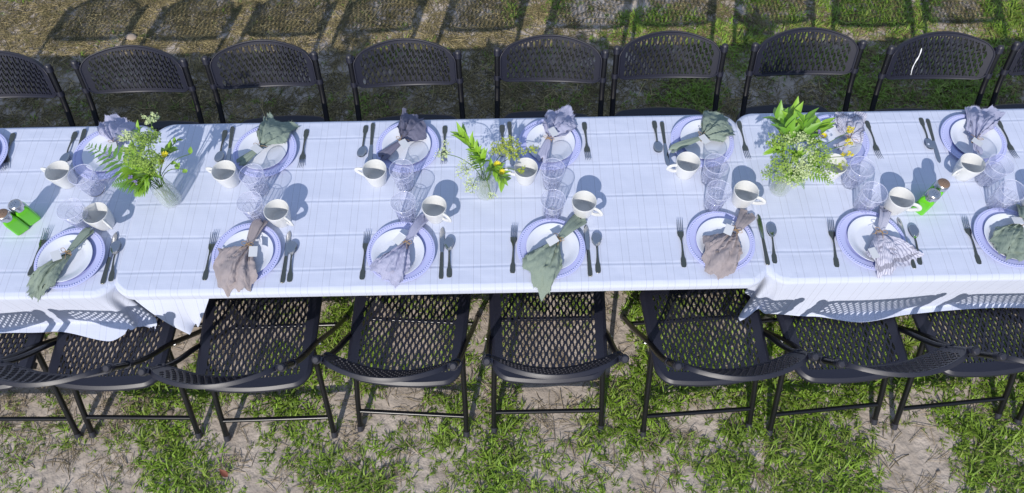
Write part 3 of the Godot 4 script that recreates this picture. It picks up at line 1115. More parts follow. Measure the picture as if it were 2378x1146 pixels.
func make_ground() -> void:
	# pixels of the photograph where earth shows bare (-) or grass stands thick (+): x, y, half sizes in pixels, strength
	for b in [[170, 1090, 130, 60, -0.9], [230, 950, 70, 50, -0.9], [420, 800, 40, 60, -0.8], [640, 1110, 60, 40, -0.3], [540, 1000, 60, 40, -0.6], [930, 920, 60, 60, -0.9], [780, 940, 50, 60, -0.4], [1300, 920, 90, 60, -0.9], [1285, 985, 60, 40, -0.7], [1430, 780, 50, 110, -1.0], [1110, 740, 40, 110, -0.8], [1280, 790, 110, 80, -0.7], [970, 800, 70, 60, -0.5], [2130, 1060, 80, 70, -1.1], [2080, 1140, 60, 40, -1.0], [2270, 955, 50, 30, -0.7], [1760, 1060, 35, 50, -0.8], [560, 760, 60, 80, -0.5], [270, 800, 110, 60, -0.5],
			[400, 1000, 110, 80, 0.7], [380, 1100, 60, 60, 0.5], [330, 930, 60, 50, 0.7], [640, 950, 70, 60, 0.6], [640, 850, 60, 60, 0.4], [790, 740, 50, 60, 0.7], [860, 900, 50, 40, 0.4], [1040, 1010, 80, 60, 0.5], [1170, 950, 40, 60, 0.6], [1200, 1080, 120, 70, 0.4], [1560, 900, 120, 60, 0.6], [1650, 1090, 110, 60, 0.5], [1930, 1080, 110, 70, 0.9], [1960, 900, 120, 40, 0.6], [2230, 990, 60, 60, 0.6], [2340, 1080, 60, 90, 0.8], [2200, 870, 100, 40, 0.5], [80, 1110, 50, 50, 0.4], [1650, 800, 120, 80, 0.5], [1950, 800, 120, 80, 0.5], [870, 800, 60, 60, 0.3],
			[1190, 35, 30, 40, 0.7], [1480, 60, 60, 50, 0.5], [1560, 30, 100, 40, 0.2], [1680, 80, 60, 60, 0.4], [2010, 30, 110, 40, 0.6], [2330, 60, 80, 90, 0.7], [2200, 50, 60, 40, -0.2], [300, 40, 300, 60, -0.5], [1340, 70, 60, 50, -0.4], [1790, 60, 40, 50, -0.3], [330, 250, 60, 40, 0.35], [870, 240, 60, 40, 0.5], [1330, 220, 70, 40, 0.4], [2200, 230, 130, 50, 0.5], [1600, 220, 90, 40, 0.3]]:
		var c := at(b[0], b[1], 0)
		var ex := at(b[0] + b[2], b[1], 0); var ez := at(b[0], b[1] + b[3], 0)
		blobs.append([c.x, c.z, c.distance_to(ex), c.distance_to(ez), b[4]])
	var f := FastNoiseLite.new()
	f.seed = 42; f.frequency = 1.7; f.fractal_octaves = 4
	# earth: one sheet, fine where the photograph looks and coarse out to the horizon
	var xs := PackedFloat32Array([-60, -30, -15, -9, -6])
	var q := -4.0
	while q <= 4.01:
		xs.append(q); q += 0.05
	for e in [6, 9, 15, 30, 60]: xs.append(e)
	var zs := PackedFloat32Array([-60, -30, -15, -9, -5.5])
	q = -3.5
	while q <= 2.61:
		zs.append(q); q += 0.05
	for e in [4, 6, 9, 15, 30, 60]: zs.append(e)
	var rows := []
	for x in xs:
		var row := PackedVector3Array()
		for z in zs: row.append(Vector3(x, ground_height(x, z, f), z))
		rows.append(row)
	var mb := MB.new()
	mb.grid(rows, true)
	var g := part(self, "ground", mb.done(), M.earth)
	g.set_meta("kind", "structure"); g.set_meta("label", "bare tan earth under the tables and chairs"); g.set_meta("category", "ground")
	# grass: tufts of bent blades
	var variants := []
	for k in 6:
		rng.seed = 100 + k
		mb = MB.new()
		for bl in 12:
			var a := rng.randf() * TAU
			var p := Vector3(cos(a * 1.7), 0, sin(a * 1.7)) * rng.randf_range(0.0, 0.026) + Vector3(0, -0.004, 0)
			var L := rng.randf_range(0.020, 0.078)
			var el := rng.randf_range(0.35, 1.35)
			var w := rng.randf_range(0.0019, 0.0036)
			var bend := rng.randf_range(0.15, 0.55)
			var twist := rng.randf_range(-0.5, 0.5)
			mb.tint = Color(1, 1, 1) * rng.randf_range(0.75, 1.2)
			if rng.randf() < 0.16: mb.tint = Color(2.3, 1.35, 1.9) * rng.randf_range(0.6, 1.1)
			var r := []
			for s in 5:
				var dir := Vector3(cos(a) * cos(el), sin(el), sin(a) * cos(el))
				var sd := Vector3(-sin(a), 0, cos(a))
				var ww: float = w * [0.8, 1.0, 0.9, 0.6, 0.05][s]
				r.append(PackedVector3Array([p - sd * ww, p + sd * ww]))
				p += dir * (L / 4.0)
				el -= bend; a += twist * 0.3
			mb.grid(r, false)
		variants.append(mb.done(true))
	var lists := []
	for k in 6: lists.append([])
	rng.seed = 2024
	var x := -3.9
	while x < 3.9:
		var z := -3.2
		while z < 2.3:
			var px := x + rng.randf_range(-0.5, 0.5) * 0.024; var pz := z + rng.randf_range(-0.5, 0.5) * 0.024
			var d := grass_cover(px, pz, f)
			d = pow(d, 1.35)
			var roll := rng.randf()
			var k := rng.randi_range(0, 5)
			if roll < d * 0.8 + 0.02:
				var s := lerpf(0.45, 1.05, d) * rng.randf_range(0.7, 1.2)
				var tone := rng.randf_range(0.65, 1.35)
				var dry := clampf(rng.randf_range(-0.4, 0.55) - d * 0.25 + (0.15 if pz < -0.6 else 0.0), 0, 0.6)
				var c := Color(0.185, 0.305, 0.026).lerp(Color(0.36, 0.33, 0.12), dry) * tone
				lists[k].append([Transform3D(Basis(Vector3.UP, rng.randf() * TAU).scaled(Vector3(s, s * rng.randf_range(0.75, 1.1), s)), Vector3(px, ground_height(px, pz, f), pz)), c])
			z += 0.024
		x += 0.024
	var grass := Node3D.new()
	grass.name = "grass"
	add_child(grass)
	grass.set_meta("kind", "stuff"); grass.set_meta("label", "patchy green grass growing through the bare earth"); grass.set_meta("category", "grass")
	for k in 6: multi(grass, "tufts", variants[k], lists[k], M.grass)
	# straw: dry stalks lying about
	var straw := Node3D.new()
	straw.name = "straw"
	add_child(straw)
	straw.set_meta("kind", "stuff"); straw.set_meta("label", "dry tan straw scattered over the earth"); straw.set_meta("category", "straw")
	var sv := []; var sl := []
	for k in 3:
		rng.seed = 300 + k
		mb = MB.new()
		for st in 7:
			var a := rng.randf() * TAU
			var c := Vector3(rng.randf_range(-1, 1), 0.12, rng.randf_range(-1, 1)) * 0.035
			var h := rng.randf_range(0.015, 0.055)
			var dir := Vector3(cos(a), rng.randf_range(-0.06, 0.12), sin(a))
			mb.tint = Color(1, 1, 1) * rng.randf_range(0.55, 1.3)
			mb.tube(smooth_path([c - dir * h, c + Vector3(0, 0.004, 0) + Vector3(-dir.z, 0, dir.x) * rng.randf_range(-0.3, 0.3) * h, c + dir * h], 3), PackedFloat32Array([rng.randf_range(0.0008, 0.0018)]), 4, 0.6, Vector3.UP, false)
		sv.append(mb.done(true)); sl.append([])
	rng.seed = 555
	for k in 44000:
		var px := rng.randf_range(-3.9, 3.9); var pz := rng.randf_range(-3.2, 2.3)
		if k > 26000: pz = rng.randf_range(-3.2, -0.3)
		var keep := 0.95 if pz < -0.45 else 0.24
		if pz < -0.45: keep *= lerpf(1.0, 0.55, smoothstep(-0.5, 2.0, px))
		keep *= 0.55 + 0.9 * (f.get_noise_2d(px * 0.8 + 7.0, pz * 0.8) + 0.4)
		if rng.randf() < keep:
			var s := rng.randf_range(0.6, 1.25)
			var c := Color(0.50, 0.40, 0.20).lerp(Color(0.12, 0.105, 0.04), pow(rng.randf(), 0.9)) * rng.randf_range(0.6, 1.25)
			if pz > -0.45: c = Color(0.46, 0.38, 0.27).lerp(Color(0.26, 0.21, 0.13), rng.randf())
			sl[rng.randi_range(0, 2)].append([Transform3D(Basis(Vector3.UP, rng.randf() * TAU).scaled(Vector3.ONE * s), Vector3(px, ground_height(px, pz, f), pz)), c])
	for k in 3: multi(straw, "stalks", sv[k], sl[k], M.straw)

func multi(parent: Node3D, called: String, mesh: Mesh, items: Array, m: Material) -> void:
	var mm := MultiMesh.new()
	mm.transform_format = MultiMesh.TRANSFORM_3D
	mm.use_colors = true
	mm.mesh = mesh
	mm.instance_count = items.size()
	for i in items.size():
		mm.set_instance_transform(i, items[i][0])
		mm.set_instance_color(i, items[i][1])
	var o := MultiMeshInstance3D.new()
	o.name = called
	o.multimesh = mm
	o.material_override = m
	o.set_meta("kind", "stuff")
	parent.add_child(o, true)

# ------------------------------------------------------------------ the place
func _ready() -> void:
	var pitch := deg_to_rad(62.43); var roll := deg_to_rad(-0.82); var yaw := deg_to_rad(-0.301)
	var rt := Vector3(cos(yaw), 0, -sin(yaw))
	cam_fwd = Vector3(-sin(yaw), 0, -cos(yaw)) * cos(pitch) + Vector3.DOWN * sin(pitch)
	var upv := rt.cross(cam_fwd)
	cam_right = rt * cos(roll) + upv * sin(roll)
	cam_up = -rt * sin(roll) + upv * cos(roll)
	var cam := Camera3D.new()
	cam.name = "camera"
	add_child(cam)
	cam.transform = Transform3D(Basis(cam_right, cam_up, -cam_fwd), CAM)
	cam.fov = rad_to_deg(2.0 * atan(573.0 / FOCAL))
	cam.near = 0.05
	cam.far = 300.0
	cam.current = true
	var we := WorldEnvironment.new()
	var env := Environment.new()
	var sky := Sky.new()
	var sm := ProceduralSkyMaterial.new()
	sm.sky_top_color = Color(0.62, 0.71, 0.86)
	sm.sky_horizon_color = Color(0.84, 0.89, 0.95)
	sm.sky_curve = 0.18
	sm.ground_bottom_color = Color(0.22, 0.25, 0.16)
	sm.ground_horizon_color = Color(0.45, 0.5, 0.45)
	sm.sun_angle_max = 8.0
	sky.sky_material = sm
	env.background_mode = Environment.BG_SKY
	env.sky = sky
	env.background_energy_multiplier = 0.95
	env.ambient_light_source = Environment.AMBIENT_SOURCE_SKY
	env.tonemap_mode = Environment.TONE_MAPPER_LINEAR
	env.tonemap_exposure = 0.84
	env.sdfgi_enabled = true
	env.ssao_enabled = true
	env.ssil_enabled = true
	we.environment = env
	add_child(we)
	var sun := DirectionalLight3D.new()
	sun.name = "sun"
	add_child(sun)
	sun.look_at_from_position(Vector3.ZERO, Vector3(0.44, -1.0, -1.50))
	sun.light_energy = 1.5
	sun.light_color = Color(1.0, 0.975, 0.94)
	sun.light_angular_distance = 0.53
	sun.shadow_enabled = true

	make_materials()
	make_ground()
	make_table(-3.93, -1.500, "folding table under the cloth with green shakers by the fern bouquet")
	make_table(-1.490, 0.948, "folding table under the cloth with the small dill bouquet")
	make_table(0.958, 3.39, "folding table under the cloth that carries the leafy bouquet")
	var wave_l := func(u: float, r: float) -> float:
		return r * (0.03 + 0.07 * sin(u * 6.0 + 2.6))
	var wave_r := func(u: float, r: float) -> float:
		return r * (0.02 + 0.07 * sin(u * 4.6 - 4.1))
	var left := make_cloth(-3.93, -1.500, "white striped tablecloth whose hem dips below the slantwise green napkin", [-0.322, -0.168, -0.018, 0.140, 0.290], [[-4.2, 0.30], [-2.1, 0.295], [-1.88, 0.315], [-1.64, 0.365], [-1.52, 0.30], [-1.42, 0.25]], 3, false, wave_l, -0.001)
	var mid := make_cloth(-1.490, 0.948, "white striped tablecloth folded under at its sunny edge, with the dill bouquet", [-0.303, -0.150, 0.004, 0.156, 0.304], [[-1.7, 0.16], [1.2, 0.16]], 7, true, wave_r, 0.0015)
	var right := make_cloth(0.958, 3.39, "white striped tablecloth whose wavy hem hangs beneath the leafy bouquet's table", [-0.330, -0.172, -0.032, 0.118, 0.266], [[0.7, 0.24], [0.98, 0.27], [1.2, 0.285], [1.42, 0.318], [1.6, 0.305], [2.2, 0.298], [3.6, 0.30]], 12, false, wave_r, 0.003)
	hanging_corner(mid, [Vector3(-1.43, 0.712, 0.394), Vector3(-1.145, 0.706, 0.396), at(462, 752, 0.53), at(440, 771, 0.505)], 7.0, 1)

	# --- chairs
	var chair := make_chair()
	for c in [[-2.165, 0.47, -1.0, "chair facing the shakers on the cloth with the dipping hem"],
			[-1.63, 0.474, -1.5, "chair drawn up to the slantwise green napkin"], [-1.041, 0.492, 0.8, "chair drawn up to the mauve napkin with a blank tag"], [-0.434, 0.481, -4.0, "chair drawn up to the lavender napkin with a dark frayed edge"],
			[0.14, 0.482, 0.0, "chair drawn up to the green napkin that hangs over the table edge"], [0.781, 0.50, 3.0, "chair drawn up to the mauve napkin with looped twine"], [1.331, 0.498, 4.5, "chair drawn up to the striped napkin lying on its knife"], [1.886, 0.483, 4.5, "chair drawn up to the green napkin with a wide tag"], [2.44, 0.48, 3.0, "chair past the green napkin with a wide tag"]]:
		place(chair, Vector3(c[0], 0, c[1]), deg_to_rad(c[2]), "black perforated folding " + c[3])
	for c in [[-2.83, -0.47, 0.0, "chair past the lone fork, its shadow on the straw"], [-2.24, -0.456, 0.0, "chair by the lone fork, facing the shakers"], [-1.657, -0.475, 0.0, "chair behind the fern bouquet"], [-1.083, -0.493, 1.9, "chair behind the green napkin with two points"], [-0.454, -0.485, 1.6, "chair behind the slate napkin"],
			[0.176, -0.492, -2.8, "chair behind the lavender napkin with a printed tag"], [0.713, -0.501, 0.1, "chair behind the green napkin at the joint of two tables"], [1.322, -0.506, 0.3, "chair behind the leafy bouquet"], [1.906, -0.468, -1.2, "chair with a white streak on its back"], [2.463, -0.483, 0.0, "chair next to the one with a white streak"]]:
		var ch := place(chair, Vector3(c[0], 0, c[1]), PI + deg_to_rad(c[2]), "black perforated folding " + c[3])
		if c[0] == 1.906:
			# a thin wavering white strip that runs across the slots
			var mb := MB.new()
			var l := PackedVector3Array(); var r := PackedVector3Array()
			for k in 13:
				var s := k / 12.0
				var p := back_point(Vector2(0.085 - 0.012 * s - 0.004 * sin(s * 7.0) + (0.018 * s), lerpf(0.145, 0.020, s)))
				var w: float = 0.0019 * sin(PI * pow(s, 0.55)) * (0.8 + 0.5 * sin(s * 19.0)) + 0.0012
				l.append(p + Vector3(-w, 0, -0.0075)); r.append(p + Vector3(w, 0, -0.0075))
			mb.grid([l, r], false)
			part(ch, "white_streak", mb.done(), mat(0.8, 0.82, 0.85, 0.7))

	# --- place settings: name of the napkin, plate, small plate, napkin, cutlery, mug, tumbler (pixels of the photograph)
	var charger := make_charger(); var salad := make_salad(); var mug := make_mug(); var tumbler := make_tumbler()
	var fork := make_fork(); var knife := make_knife(); var spoon := make_spoon()
	var S := [
		{n = "slantwise green napkin", p = Vector2(-1.677, 0.245), q = Vector2(-0.012, 0.004), kind = "green", knot = [157, 588], e = [[70, 640], [64, 668], [72, 690], [96, 688], [126, 662]], tail = [207, 534], tw = 0.019, pl = 2.6, fr = true, tag = [0.5, 0.016, -0.03],
			fork = [74, 621, 101, 551], knife = [237, 656, 267, 541], spoon = [255, 655, 272, 560], mug = [220, 495, -40], cup = [162, 486]},
		{n = "mauve napkin with a blank tag", p = Vector2(-1.010, 0.238), q = Vector2(0.004, 0.004), kind = "mauve", knot = [577, 571], e = [[508, 577], [497, 628], [519, 680], [550, 672], [580, 673], [598, 640]], tail = [603, 511], tw = 0.027, pl = 3.2, fr = false, tag = [0.05, -0.035, -0.03],
			fork = [472, 658, 498, 535], knife = [655, 655, 671, 537], spoon = [671, 657, 680, 560], mug = [641, 488, -40], cup = [579, 470]},
		{n = "lavender napkin with a dark frayed edge", p = Vector2(-0.424, 0.245), q = Vector2(-0.010, 0.006), kind = "lavender", knot = [944, 565], e = [[885, 596], [858, 622], [885, 640], [918, 664], [940, 640], [952, 622]], tail = [983, 497], tw = 0.022, pl = 3.0, fr = true, tag = [-0.7, 0.026, -0.004],
			fork = [839, 655, 853, 535], knife = [1024, 646, 1027, 528], spoon = [1043, 647, 1043, 550], mug = [1008, 479, -40], cup = [936, 470]},
		{n = "green napkin hanging over the table edge", p = Vector2(0.146, 0.242), q = Vector2(0.006, -0.004), kind = "green", knot = [1297, 556], e = [[1245, 580], [1211, 606], [1238, 655], [1262, 692], [1285, 655], [1308, 620]], tail = [1350, 500], tw = 0.027, pl = 2.4, fr = true, tag = [-1.05, 0.008, -0.028],
			fork = [1190, 642, 1194, 519], knife = [1371, 640, 1361, 523], spoon = [1390, 640, 1384, 537], mug = [1357, 468, -35], cup = [1285, 465]},
		{n = "mauve napkin with looped twine", p = Vector2(0.792, 0.225), q = Vector2(0.006, 0.004), kind = "mauve", knot = [1708, 538], e = [[1634, 548], [1633, 590], [1642, 634], [1684, 645], [1712, 620], [1724, 590]], tail = [1742, 491], tw = 0.030, pl = 3.4, fr = false, tag = [-0.45, 0.022, -0.022],
			fork = [1590, 627, 1577, 507], knife = [1784, 613, 1762, 498], spoon = [1801, 614, 1790, 520], mug = [1734, 444, -30], cup = [1671, 443]},
		{n = "striped napkin lying on its knife", p = Vector2(1.364, 0.233), q = Vector2(0.010, 0.0), kind = "striped", knot = [2043, 541], e = [[2014, 586], [2030, 620], [2049, 645], [2085, 622], [2144, 597], [2100, 566]], tail = [2063, 479], tw = 0.022, pl = 2.8, fr = false, tag = [0.3, 0.0, -0.11],
			fork = [1946, 627, 1928, 507], knife = [2124, 620, 2088, 506], spoon = [2140, 620, 2118, 520], mug = [2095, 459, -30], cup = [2032, 447]},
		{n = "green napkin with a wide tag", p = Vector2(1.891, 0.233), q = Vector2(0.004, 0.0), kind = "green", knot = [2372, 518], e = [[2318, 528], [2306, 545], [2320, 586], [2360, 602], [2400, 600]], tail = [2385, 476], tw = 0.024, pl = 2.8, fr = true, tag = [1.57, 0.02, -0.015],
			fork = [2278, 617, 2239, 503], mug = [2424, 452, -30], cup = [2354, 442]},
		{n = "lone fork beside the shakers", p = Vector2(-2.20, -0.235), q = Vector2(0, 0), far = true, fork = [27, 315, 8, 392]},
		{n = "ruffled lavender napkin behind the fern", p = Vector2(-1.665, -0.235), q = Vector2(0.01, -0.006), far = true, kind = "lavender", knot = [266, 336], e = [[228, 312], [234, 281], [262, 268], [290, 276], [309, 290], [300, 318]], tail = [240, 372], tw = 0.022, pl = 3.4, fr = true, tag = [0.4, 0.02, 0.02],
			knife = [192, 311, 167, 389], spoon = [171, 313, 149, 373], mug = [132, 397, 165], cup = [187, 406]},
		{n = "green napkin with two points", p = Vector2(-1.010, -0.233), q = Vector2(-0.006, -0.004), far = true, kind = "green", knot = [601, 345], e = [[598, 310], [612, 280], [623, 262], [645, 281], [692, 288], [676, 310], [661, 330]], tail = [558, 380], tw = 0.020, pl = 2.4, fr = true, tag = [0.9, 0.012, 0.012],
			fork = [711, 304, 698, 387], knife = [538, 304, 526, 385], spoon = [521, 307, 508, 372], mug = [519, 396, 165], cup = [583, 405]},
		{n = "slate napkin", p = Vector2(-0.424, -0.241), q = Vector2(-0.004, -0.004), far = true, kind = "slate", knot = [931, 330], e = [[922, 292], [936, 258], [958, 264], [972, 272], [986, 280], [988, 322]], tail = [887, 366], tw = 0.022, pl = 3.4, fr = false, tag = [0.6, 0.030, 0.004],
			fork = [1033, 296, 1030, 378], knife = [865, 295, 858, 378], spoon = [849, 295, 839, 362], mug = [869, 394, 170], cup = [932, 394]},
		{n = "lavender napkin with a printed tag", p = Vector2(0.161, -0.241), q = Vector2(0.004, -0.004), far = true, kind = "lavender", knot = [1274, 325], e = [[1260, 292], [1266, 266], [1290, 256], [1308, 246], [1328, 254], [1332, 275], [1338, 292], [1310, 318]], tail = [1257, 374], tw = 0.024, pl = 3.6, fr = true, tag = [0.5, 0.010, -0.030],
			fork = [1357, 287, 1366, 370], knife = [1183, 291, 1189, 375], spoon = [1166, 294, 1167, 360], mug = [1221, 390, 175], cup = [1284, 392]},
		{n = "green napkin at the joint of two tables", p = Vector2(0.79, -0.241), q = Vector2(0.010, -0.004), far = true, kind = "green", knot = [1628, 321], e = [[1628, 290], [1637, 262], [1682, 266], [1694, 288], [1706, 312], [1680, 328]], tail = [1560, 345], tw = 0.017, pl = 3.0, fr = true, tag = [0.55, 0.022, 0.0],
			fork = [1717, 285, 1737, 366], knife = [1537, 282, 1552, 386], spoon = [1520, 285, 1529, 351], mug = [1599, 376, 190], cup = [1664, 381]},
		{n = "striped napkin behind the leafy bouquet", p = Vector2(1.345, -0.236), q = Vector2(-0.004, 0.0), far = true, kind = "striped", knot = [1972, 328], e = [[1945, 300], [1941, 265], [1975, 262], [2011, 266], [2008, 300], [2004, 330]], tail = [1945, 345], tw = 0.018, pl = 3.0, fr = false, tag = [0.3, 0.02, 0.02],
			fork = [2015, 284, 2044, 366], mug = [1941, 380, 190], cup = [2003, 387]},
		{n = "lavender napkin by the rusty shaker", p = Vector2(1.904, -0.224), q = Vector2(0.006, 0.0), far = true, kind = "lavender", knot = [2266, 328], e = [[2244, 300], [2246, 248], [2290, 252], [2332, 260], [2318, 285], [2296, 305]], tail = [2272, 356], tw = 0.018, pl = 3.4, fr = true, tag = [0.8, -0.01, 0.02],
			fork = [2322, 284, 2359, 364], knife = [2155, 276, 2185, 379], spoon = [2141, 278, 2161, 343], mug = [2260, 379, 205], cup = [2326, 382]}]
	var sn := 0
	for s in S:
		sn += 1
		var who: String = s.n
		var pc := Vector3(s.p.x, T + 0.003, s.p.y)
		var away := "with the " + who
		place(charger, pc, sn * 0.7, "lavender beaded charger plate " + away)
		var sp := pc + Vector3(s.q.x, 0.0045, s.q.y)
		place(salad, sp, 0.0, "small white plate " + away)
		if s.has("kind"):
			var edge := []
			for e in s.e:
				var ep := at(e[0], e[1], T + 0.03)
				for it in 4: ep = at(e[0], e[1], T + under(ep, pc) + 0.008)
				edge.append(ep)
			var kinds := {green = "sage green", mauve = "mauve", lavender = "lavender grey", slate = "dark slate", striped = "grey striped white"}
			var lab: String = who + " tied with twine on a white plate"
			make_napkin(s.kind, lab, pc, at(s.knot[0], s.knot[1], T + 0.045), edge, at(s.tail[0], s.tail[1], T + 0.035), s.tw, s.pl, s.fr, s.tag[0], Vector2(s.tag[1], s.tag[2]), sn)
		for w in [["fork", fork, 0.0], ["knife", knife, 0.0], ["spoon", spoon, 0.016]]:
			if s.has(w[0]):
				var c: Array = s[w[0]]
				var a := at(c[0], c[1], T + 0.008); var b := at(c[2], c[3], T + 0.010)
				var d := b - a
				var node := place(w[1], Vector3((a.x + b.x) / 2, T + 0.0025, (a.z + b.z) / 2), atan2(-d.x, -d.z), "steel %s beside the plate %s" % [w[0], away])
				if w[0] == "spoon":
					# the spoon's origin lies nearer its bowl
					node.position += Vector3(d.x, 0, d.z).normalized() * 0.016
		if s.has("mug"):
			var mp := at(s.mug[0], s.mug[1], T + 0.084)
			place(mug, Vector3(mp.x, T + 0.0028, mp.z), deg_to_rad(s.mug[2]), "cream coffee mug of the setting " + away)
			var gp := at(s.cup[0], s.cup[1], T + 0.1205)
			place(tumbler, Vector3(gp.x, T + 0.0028, gp.z), sn * 0.31, "clear plastic tumbler of the setting " + away)

	# --- shakers
	var salt := make_shaker("salt"); var pepper := make_shaker("pepper")
	for c in [[salt, 31, 474, -0.75, "green glass salt shaker near the fern bouquet"], [pepper, 3, 497, -0.75, "green glass pepper shaker near the fern bouquet"], [salt, 2172, 449, 0.75, "green glass shaker with a shiny lid beside the rusty one"], [pepper, 2193, 426, 0.75, "green glass shaker with a rusty brown lid"]]:
		var p := at(c[1], c[2], T + 0.118)
		place(c[0], Vector3(p.x, T + 0.003, p.z), c[3], c[4])

	# --- flowers
	var j1 := at(401, 468, T); var j2 := at(1128, 450, T); var j3 := at(1807, 442, T)
	for j in [[j1, "clear glass jar holding the fern bouquet"], [j2, "clear glass jar holding the dill bouquet"], [j3, "clear glass jar holding the leafy bouquet"]]:
		make_jar(Vector3(j[0].x, T + 0.003, j[0].z), j[1])
	j1.y = T + 0.003; j2.y = T + 0.003; j3.y = T + 0.003
	fern(j1, at(206, 340, 0.96), 1, "large fern frond reaching over the lavender napkin", 0.100, false)
	fern(j1, at(262, 428, 0.90), 2, "dark fern frond hanging over a tumbler", 0.080, false)
	fern(j1, at(312, 452, 0.88), 3, "bright fern frond drooping beside the jar", 0.070, true)
	fern(j1, at(285, 385, 0.95), 18, "middle fern frond under the loose white umbel", 0.085, true)
	leafy_sprig(j1, at(300, 345, 0.99), 19, "narrow leafy sprig beside the large fern frond", 12, 0.040, 0.008, true, 1.0)
	umbel(j1, at(352, 285, 1.02), 4, "tall white umbel standing over the fern bouquet", 0.026, "white_floret", 12, 16)
	umbel(j1, at(325, 362, 1.03), 5, "broad pale umbel in the middle of the fern bouquet", 0.058, "pale", 26, 22)
	umbel(j1, at(345, 328, 1.00), 6, "pale green umbel near the tall one in the fern bouquet", 0.044, "pale", 24, 26)
	umbel(j1, at(303, 325, 0.99), 7, "loose white umbel beside the large fern frond", 0.036, "white_floret", 16, 14)
	umbel(j1, at(352, 388, 0.98), 8, "white umbel low in the fern bouquet", 0.044, "pale", 24, 26)
	daisy(j1, at(383, 362, 1.0), 9, "yellow flower at the outer side of the fern bouquet", 0.018)
	daisy(j1, at(376, 378, 0.98), 10, "second yellow flower in the fern bouquet", 0.016)
	leafy_sprig(j1, at(412, 325, 0.98), 11, "sprig of small lobed leaves above the yellow flowers", 6, 0.026, 0.009, true)
	leafy_sprig(j1, at(443, 357, 0.93), 12, "thin sprig with one leaf reaching over the shadow", 2, 0.026, 0.009, true)
	leafy_sprig(j1, at(427, 393, 0.90), 13, "low sprig with broad leaves beside the fern jar", 3, 0.028, 0.011, true)
	leafy_sprig(j1, at(345, 408, 0.97), 15, "thick leafy sprig under the pale umbels of the fern bouquet", 16, 0.052, 0.010, true, 1.0)
	leafy_sprig(j1, at(395, 345, 0.98), 16, "leafy sprig behind the yellow flowers of the fern bouquet", 12, 0.036, 0.009, true, 0.9)
	leafy_sprig(j1, at(322, 300, 0.98), 17, "leafy sprig between the umbels of the fern bouquet", 10, 0.036, 0.009, true, 0.8)
	umbel(j1, at(318, 421, 0.92), 14, "small lilac flower below the fern bouquet", 0.010, "lilac", 5, 10)

	leafy_sprig(j2, at(1075, 318, 0.99), 21, "tall narrow leafy sprig in the dill bouquet", 14, 0.058, 0.011, true, 0.5)
	fern(j2, at(1090, 345, 0.97), 22, "slim fern frond in the dill bouquet", 0.050, true)
	umbel(j2, at(1182, 352, 1.0), 23, "yellow green dill umbel over the knife", 0.046, "dill", 24, 20)
	umbel(j2, at(1232, 352, 0.96), 24, "dill umbel reaching over the mug", 0.020, "dill", 9, 10)
	umbel(j2, at(1150, 352, 0.98), 25, "small dill umbel beside the narrow leaves", 0.026, "dill", 12, 12)
	umbel(j2, at(1205, 398, 0.93), 26, "low dill umbel against the cream mug", 0.012, "dill", 6, 10)
	daisy(j2, at(1155, 385, 0.97), 27, "yellow flower in the middle of the dill bouquet", 0.019)
	daisy(j2, at(1166, 402, 0.95), 28, "lower yellow flower in the dill bouquet", 0.016)
	leafy_sprig(j2, at(1168, 418, 0.92), 29, "leafy sprig below the yellow flowers of the dill bouquet", 12, 0.050, 0.010, true, 0.9)
	leafy_sprig(j2, at(1120, 372, 0.97), 34, "leafy sprig between the narrow leaves and the yellow flowers", 14, 0.052, 0.010, true, 0.8)
	leafy_sprig(j2, at(1150, 395, 0.96), 35, "full leafy sprig at the heart of the dill bouquet", 16, 0.046, 0.009, true, 1.1)
	leafy_sprig(j2, at(1105, 350, 0.97), 36, "short leafy sprig above the airy white umbels", 12, 0.044, 0.009, true, 0.9)
	umbel(j2, at(1036, 358, 0.95), 30, "airy white umbel over the fork", 0.036, "white_floret", 16, 7)
	umbel(j2, at(1086, 395, 0.94), 31, "airy white umbel in front of the narrow leaves", 0.038, "white_floret", 18, 8)
	umbel(j2, at(1098, 432, 0.89), 32, "white umbel hanging over the dill jar", 0.028, "white_floret", 14, 9)
	umbel(j2, at(1140, 455, 0.84), 33, "few white florets drooping below the dill jar's mouth", 0.016, "white_floret", 6, 7)

	for k in 5:
		var hp: Array = [[1803, 275], [1840, 262], [1872, 282], [1905, 296], [1825, 300]][k]
		leafy_sprig(j3, at(hp[0], hp[1], 1.0 + 0.015 * (k % 3)), 41 + k, ["sprig of broad leaves at the tablecloth's edge", "tallest sprig of broad leaves in the leafy bouquet", "sprig of broad leaves over the shaded plate", "sprig of broad leaves reaching to the striped napkin", "sprig of broad leaves above the white umbels"][k], 10, 0.072, 0.016, k % 2 == 1, 0.9)
	for k in 8:
		var hp: Array = [[1808, 335], [1850, 330], [1892, 350], [1822, 375], [1868, 378], [1910, 392], [1800, 400], [1850, 405]][k]
		umbel(j3, at(hp[0], hp[1], 1.0 - 0.0009 * (hp[1] - 330)), 51 + k, ["greenish white umbel under the leafy sprigs", "greenish white umbel beside the yellow flower", "greenish white umbel over the shaded mug", "wide greenish white umbel in mid bouquet", "full greenish white umbel in mid bouquet", "greenish white umbel beside the mug rim", "greenish white umbel above the leafy jar", "greenish white umbel over the low fern"][k], 0.042 + 0.006 * (k % 3), "pale" if k % 3 != 1 else "white_floret", 20, 20)
	for k in 4:
		var hp: Array = [[1800, 345], [1850, 362], [1900, 375], [1835, 412]][k]
		leafy_sprig(j3, at(hp[0], hp[1], 0.985 - 0.0008 * (hp[1] - 330)), 75 + k, ["narrow leafy sprig beside the leafy bouquet's shadow", "narrow leafy sprig between the greenish umbels", "narrow leafy sprig over the shaded mug", "low narrow leafy sprig above the leafy jar"][k], 14, 0.045, 0.008, true, 1.1)
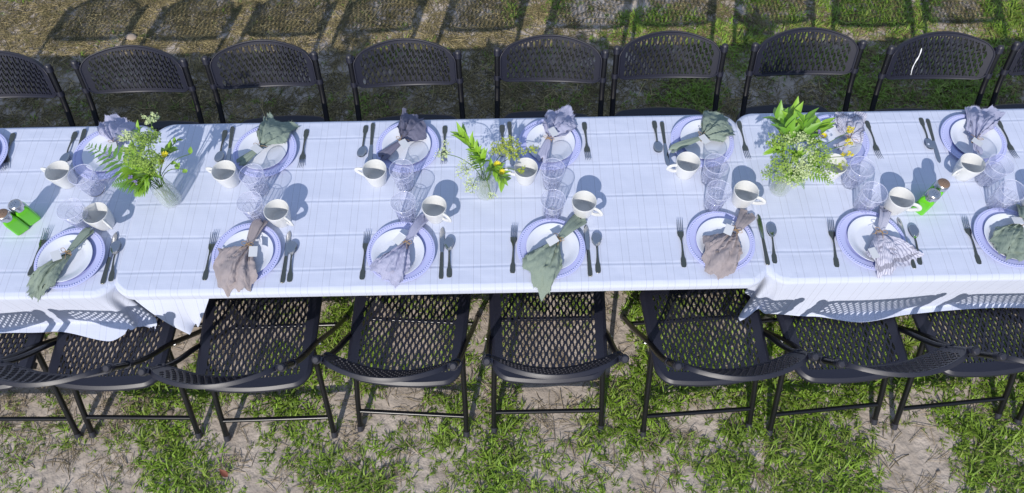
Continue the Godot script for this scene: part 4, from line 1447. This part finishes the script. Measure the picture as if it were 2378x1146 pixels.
	fern(j3, at(1935, 425, 0.90), 61, "fern frond low in the leafy bouquet", 0.055, true)
	fern(j3, at(1868, 438, 0.87), 62, "short fern frond below the white umbels", 0.034, false)
	daisy(j3, at(1911, 318, 1.0), 63, "yellow flower in the leafy bouquet", 0.018)
	for k in 4:
		var hp: Array = [[1966, 310], [1962, 338], [1958, 364], [1948, 388]][k]
		umbel(j3, at(hp[0], hp[1], 0.96 - 0.012 * k), 64 + k, ["yellow spray at the tip by the striped napkin", "yellow spray below the tip by the striped napkin", "yellow spray beside the mug rim", "lowest yellow spray of the leafy bouquet"][k], 0.012, "dill" if k == 3 else "yellow", 7, 12)
	umbel(j3, at(1893, 322, 0.99), 70, "lilac flower beside the yellow one", 0.014, "lilac", 7, 8)

	# --- a fallen leaf
	var lw := at(528, 1108, 0.012)
	var dl := thing("dry_leaf", "curled reddish brown leaf lying on the earth", "leaf", Vector3(lw.x, 0.010, lw.z), 0.9)
	part(dl, "blade", leaf_mesh(0.05, 0.013, -0.2), mat(0.20, 0.060, 0.035, 0.7))

	# --- stones on the earth
	var st := proto("stone", "stone", "stones on the ground")
	var sb := MB.new()
	var rows := []
	rng.seed = 9
	for i in 7:
		var row := PackedVector3Array()
		for k in 11:
			var a := TAU * (k % 10) / 10.0
			var ph := PI * i / 6.0
			var rr := 0.028 * (1.0 + 0.16 * sin(a * 2.0 + i) + 0.10 * cos(a * 3.0 - i * 2.0))
			row.append(Vector3(cos(a) * sin(ph) * rr * 1.25, cos(ph) * 0.017 + 0.010, -sin(a) * sin(ph) * rr))
		rows.append(row)
	sb.grid(rows, false, true)
	part(st, "rock", sb.done(), M.stone)
	var si := 0
	for p in [[305, 88, "pale angular stone behind the fern bouquet's chair"], [392, 962, "small stone beside a chair leg and thick grass"], [97, 788, "small stone under the dipping hem"], [2180, 1098, "pebble on the bare path of earth"]]:
		var w := at(p[0], p[1], 0.0)
		var o := place(st, Vector3(w.x, -0.004, w.z), si * 1.3, p[2])
		o.scale = Vector3.ONE * [1.0, 0.6, 0.55, 0.3][si]
		si += 1
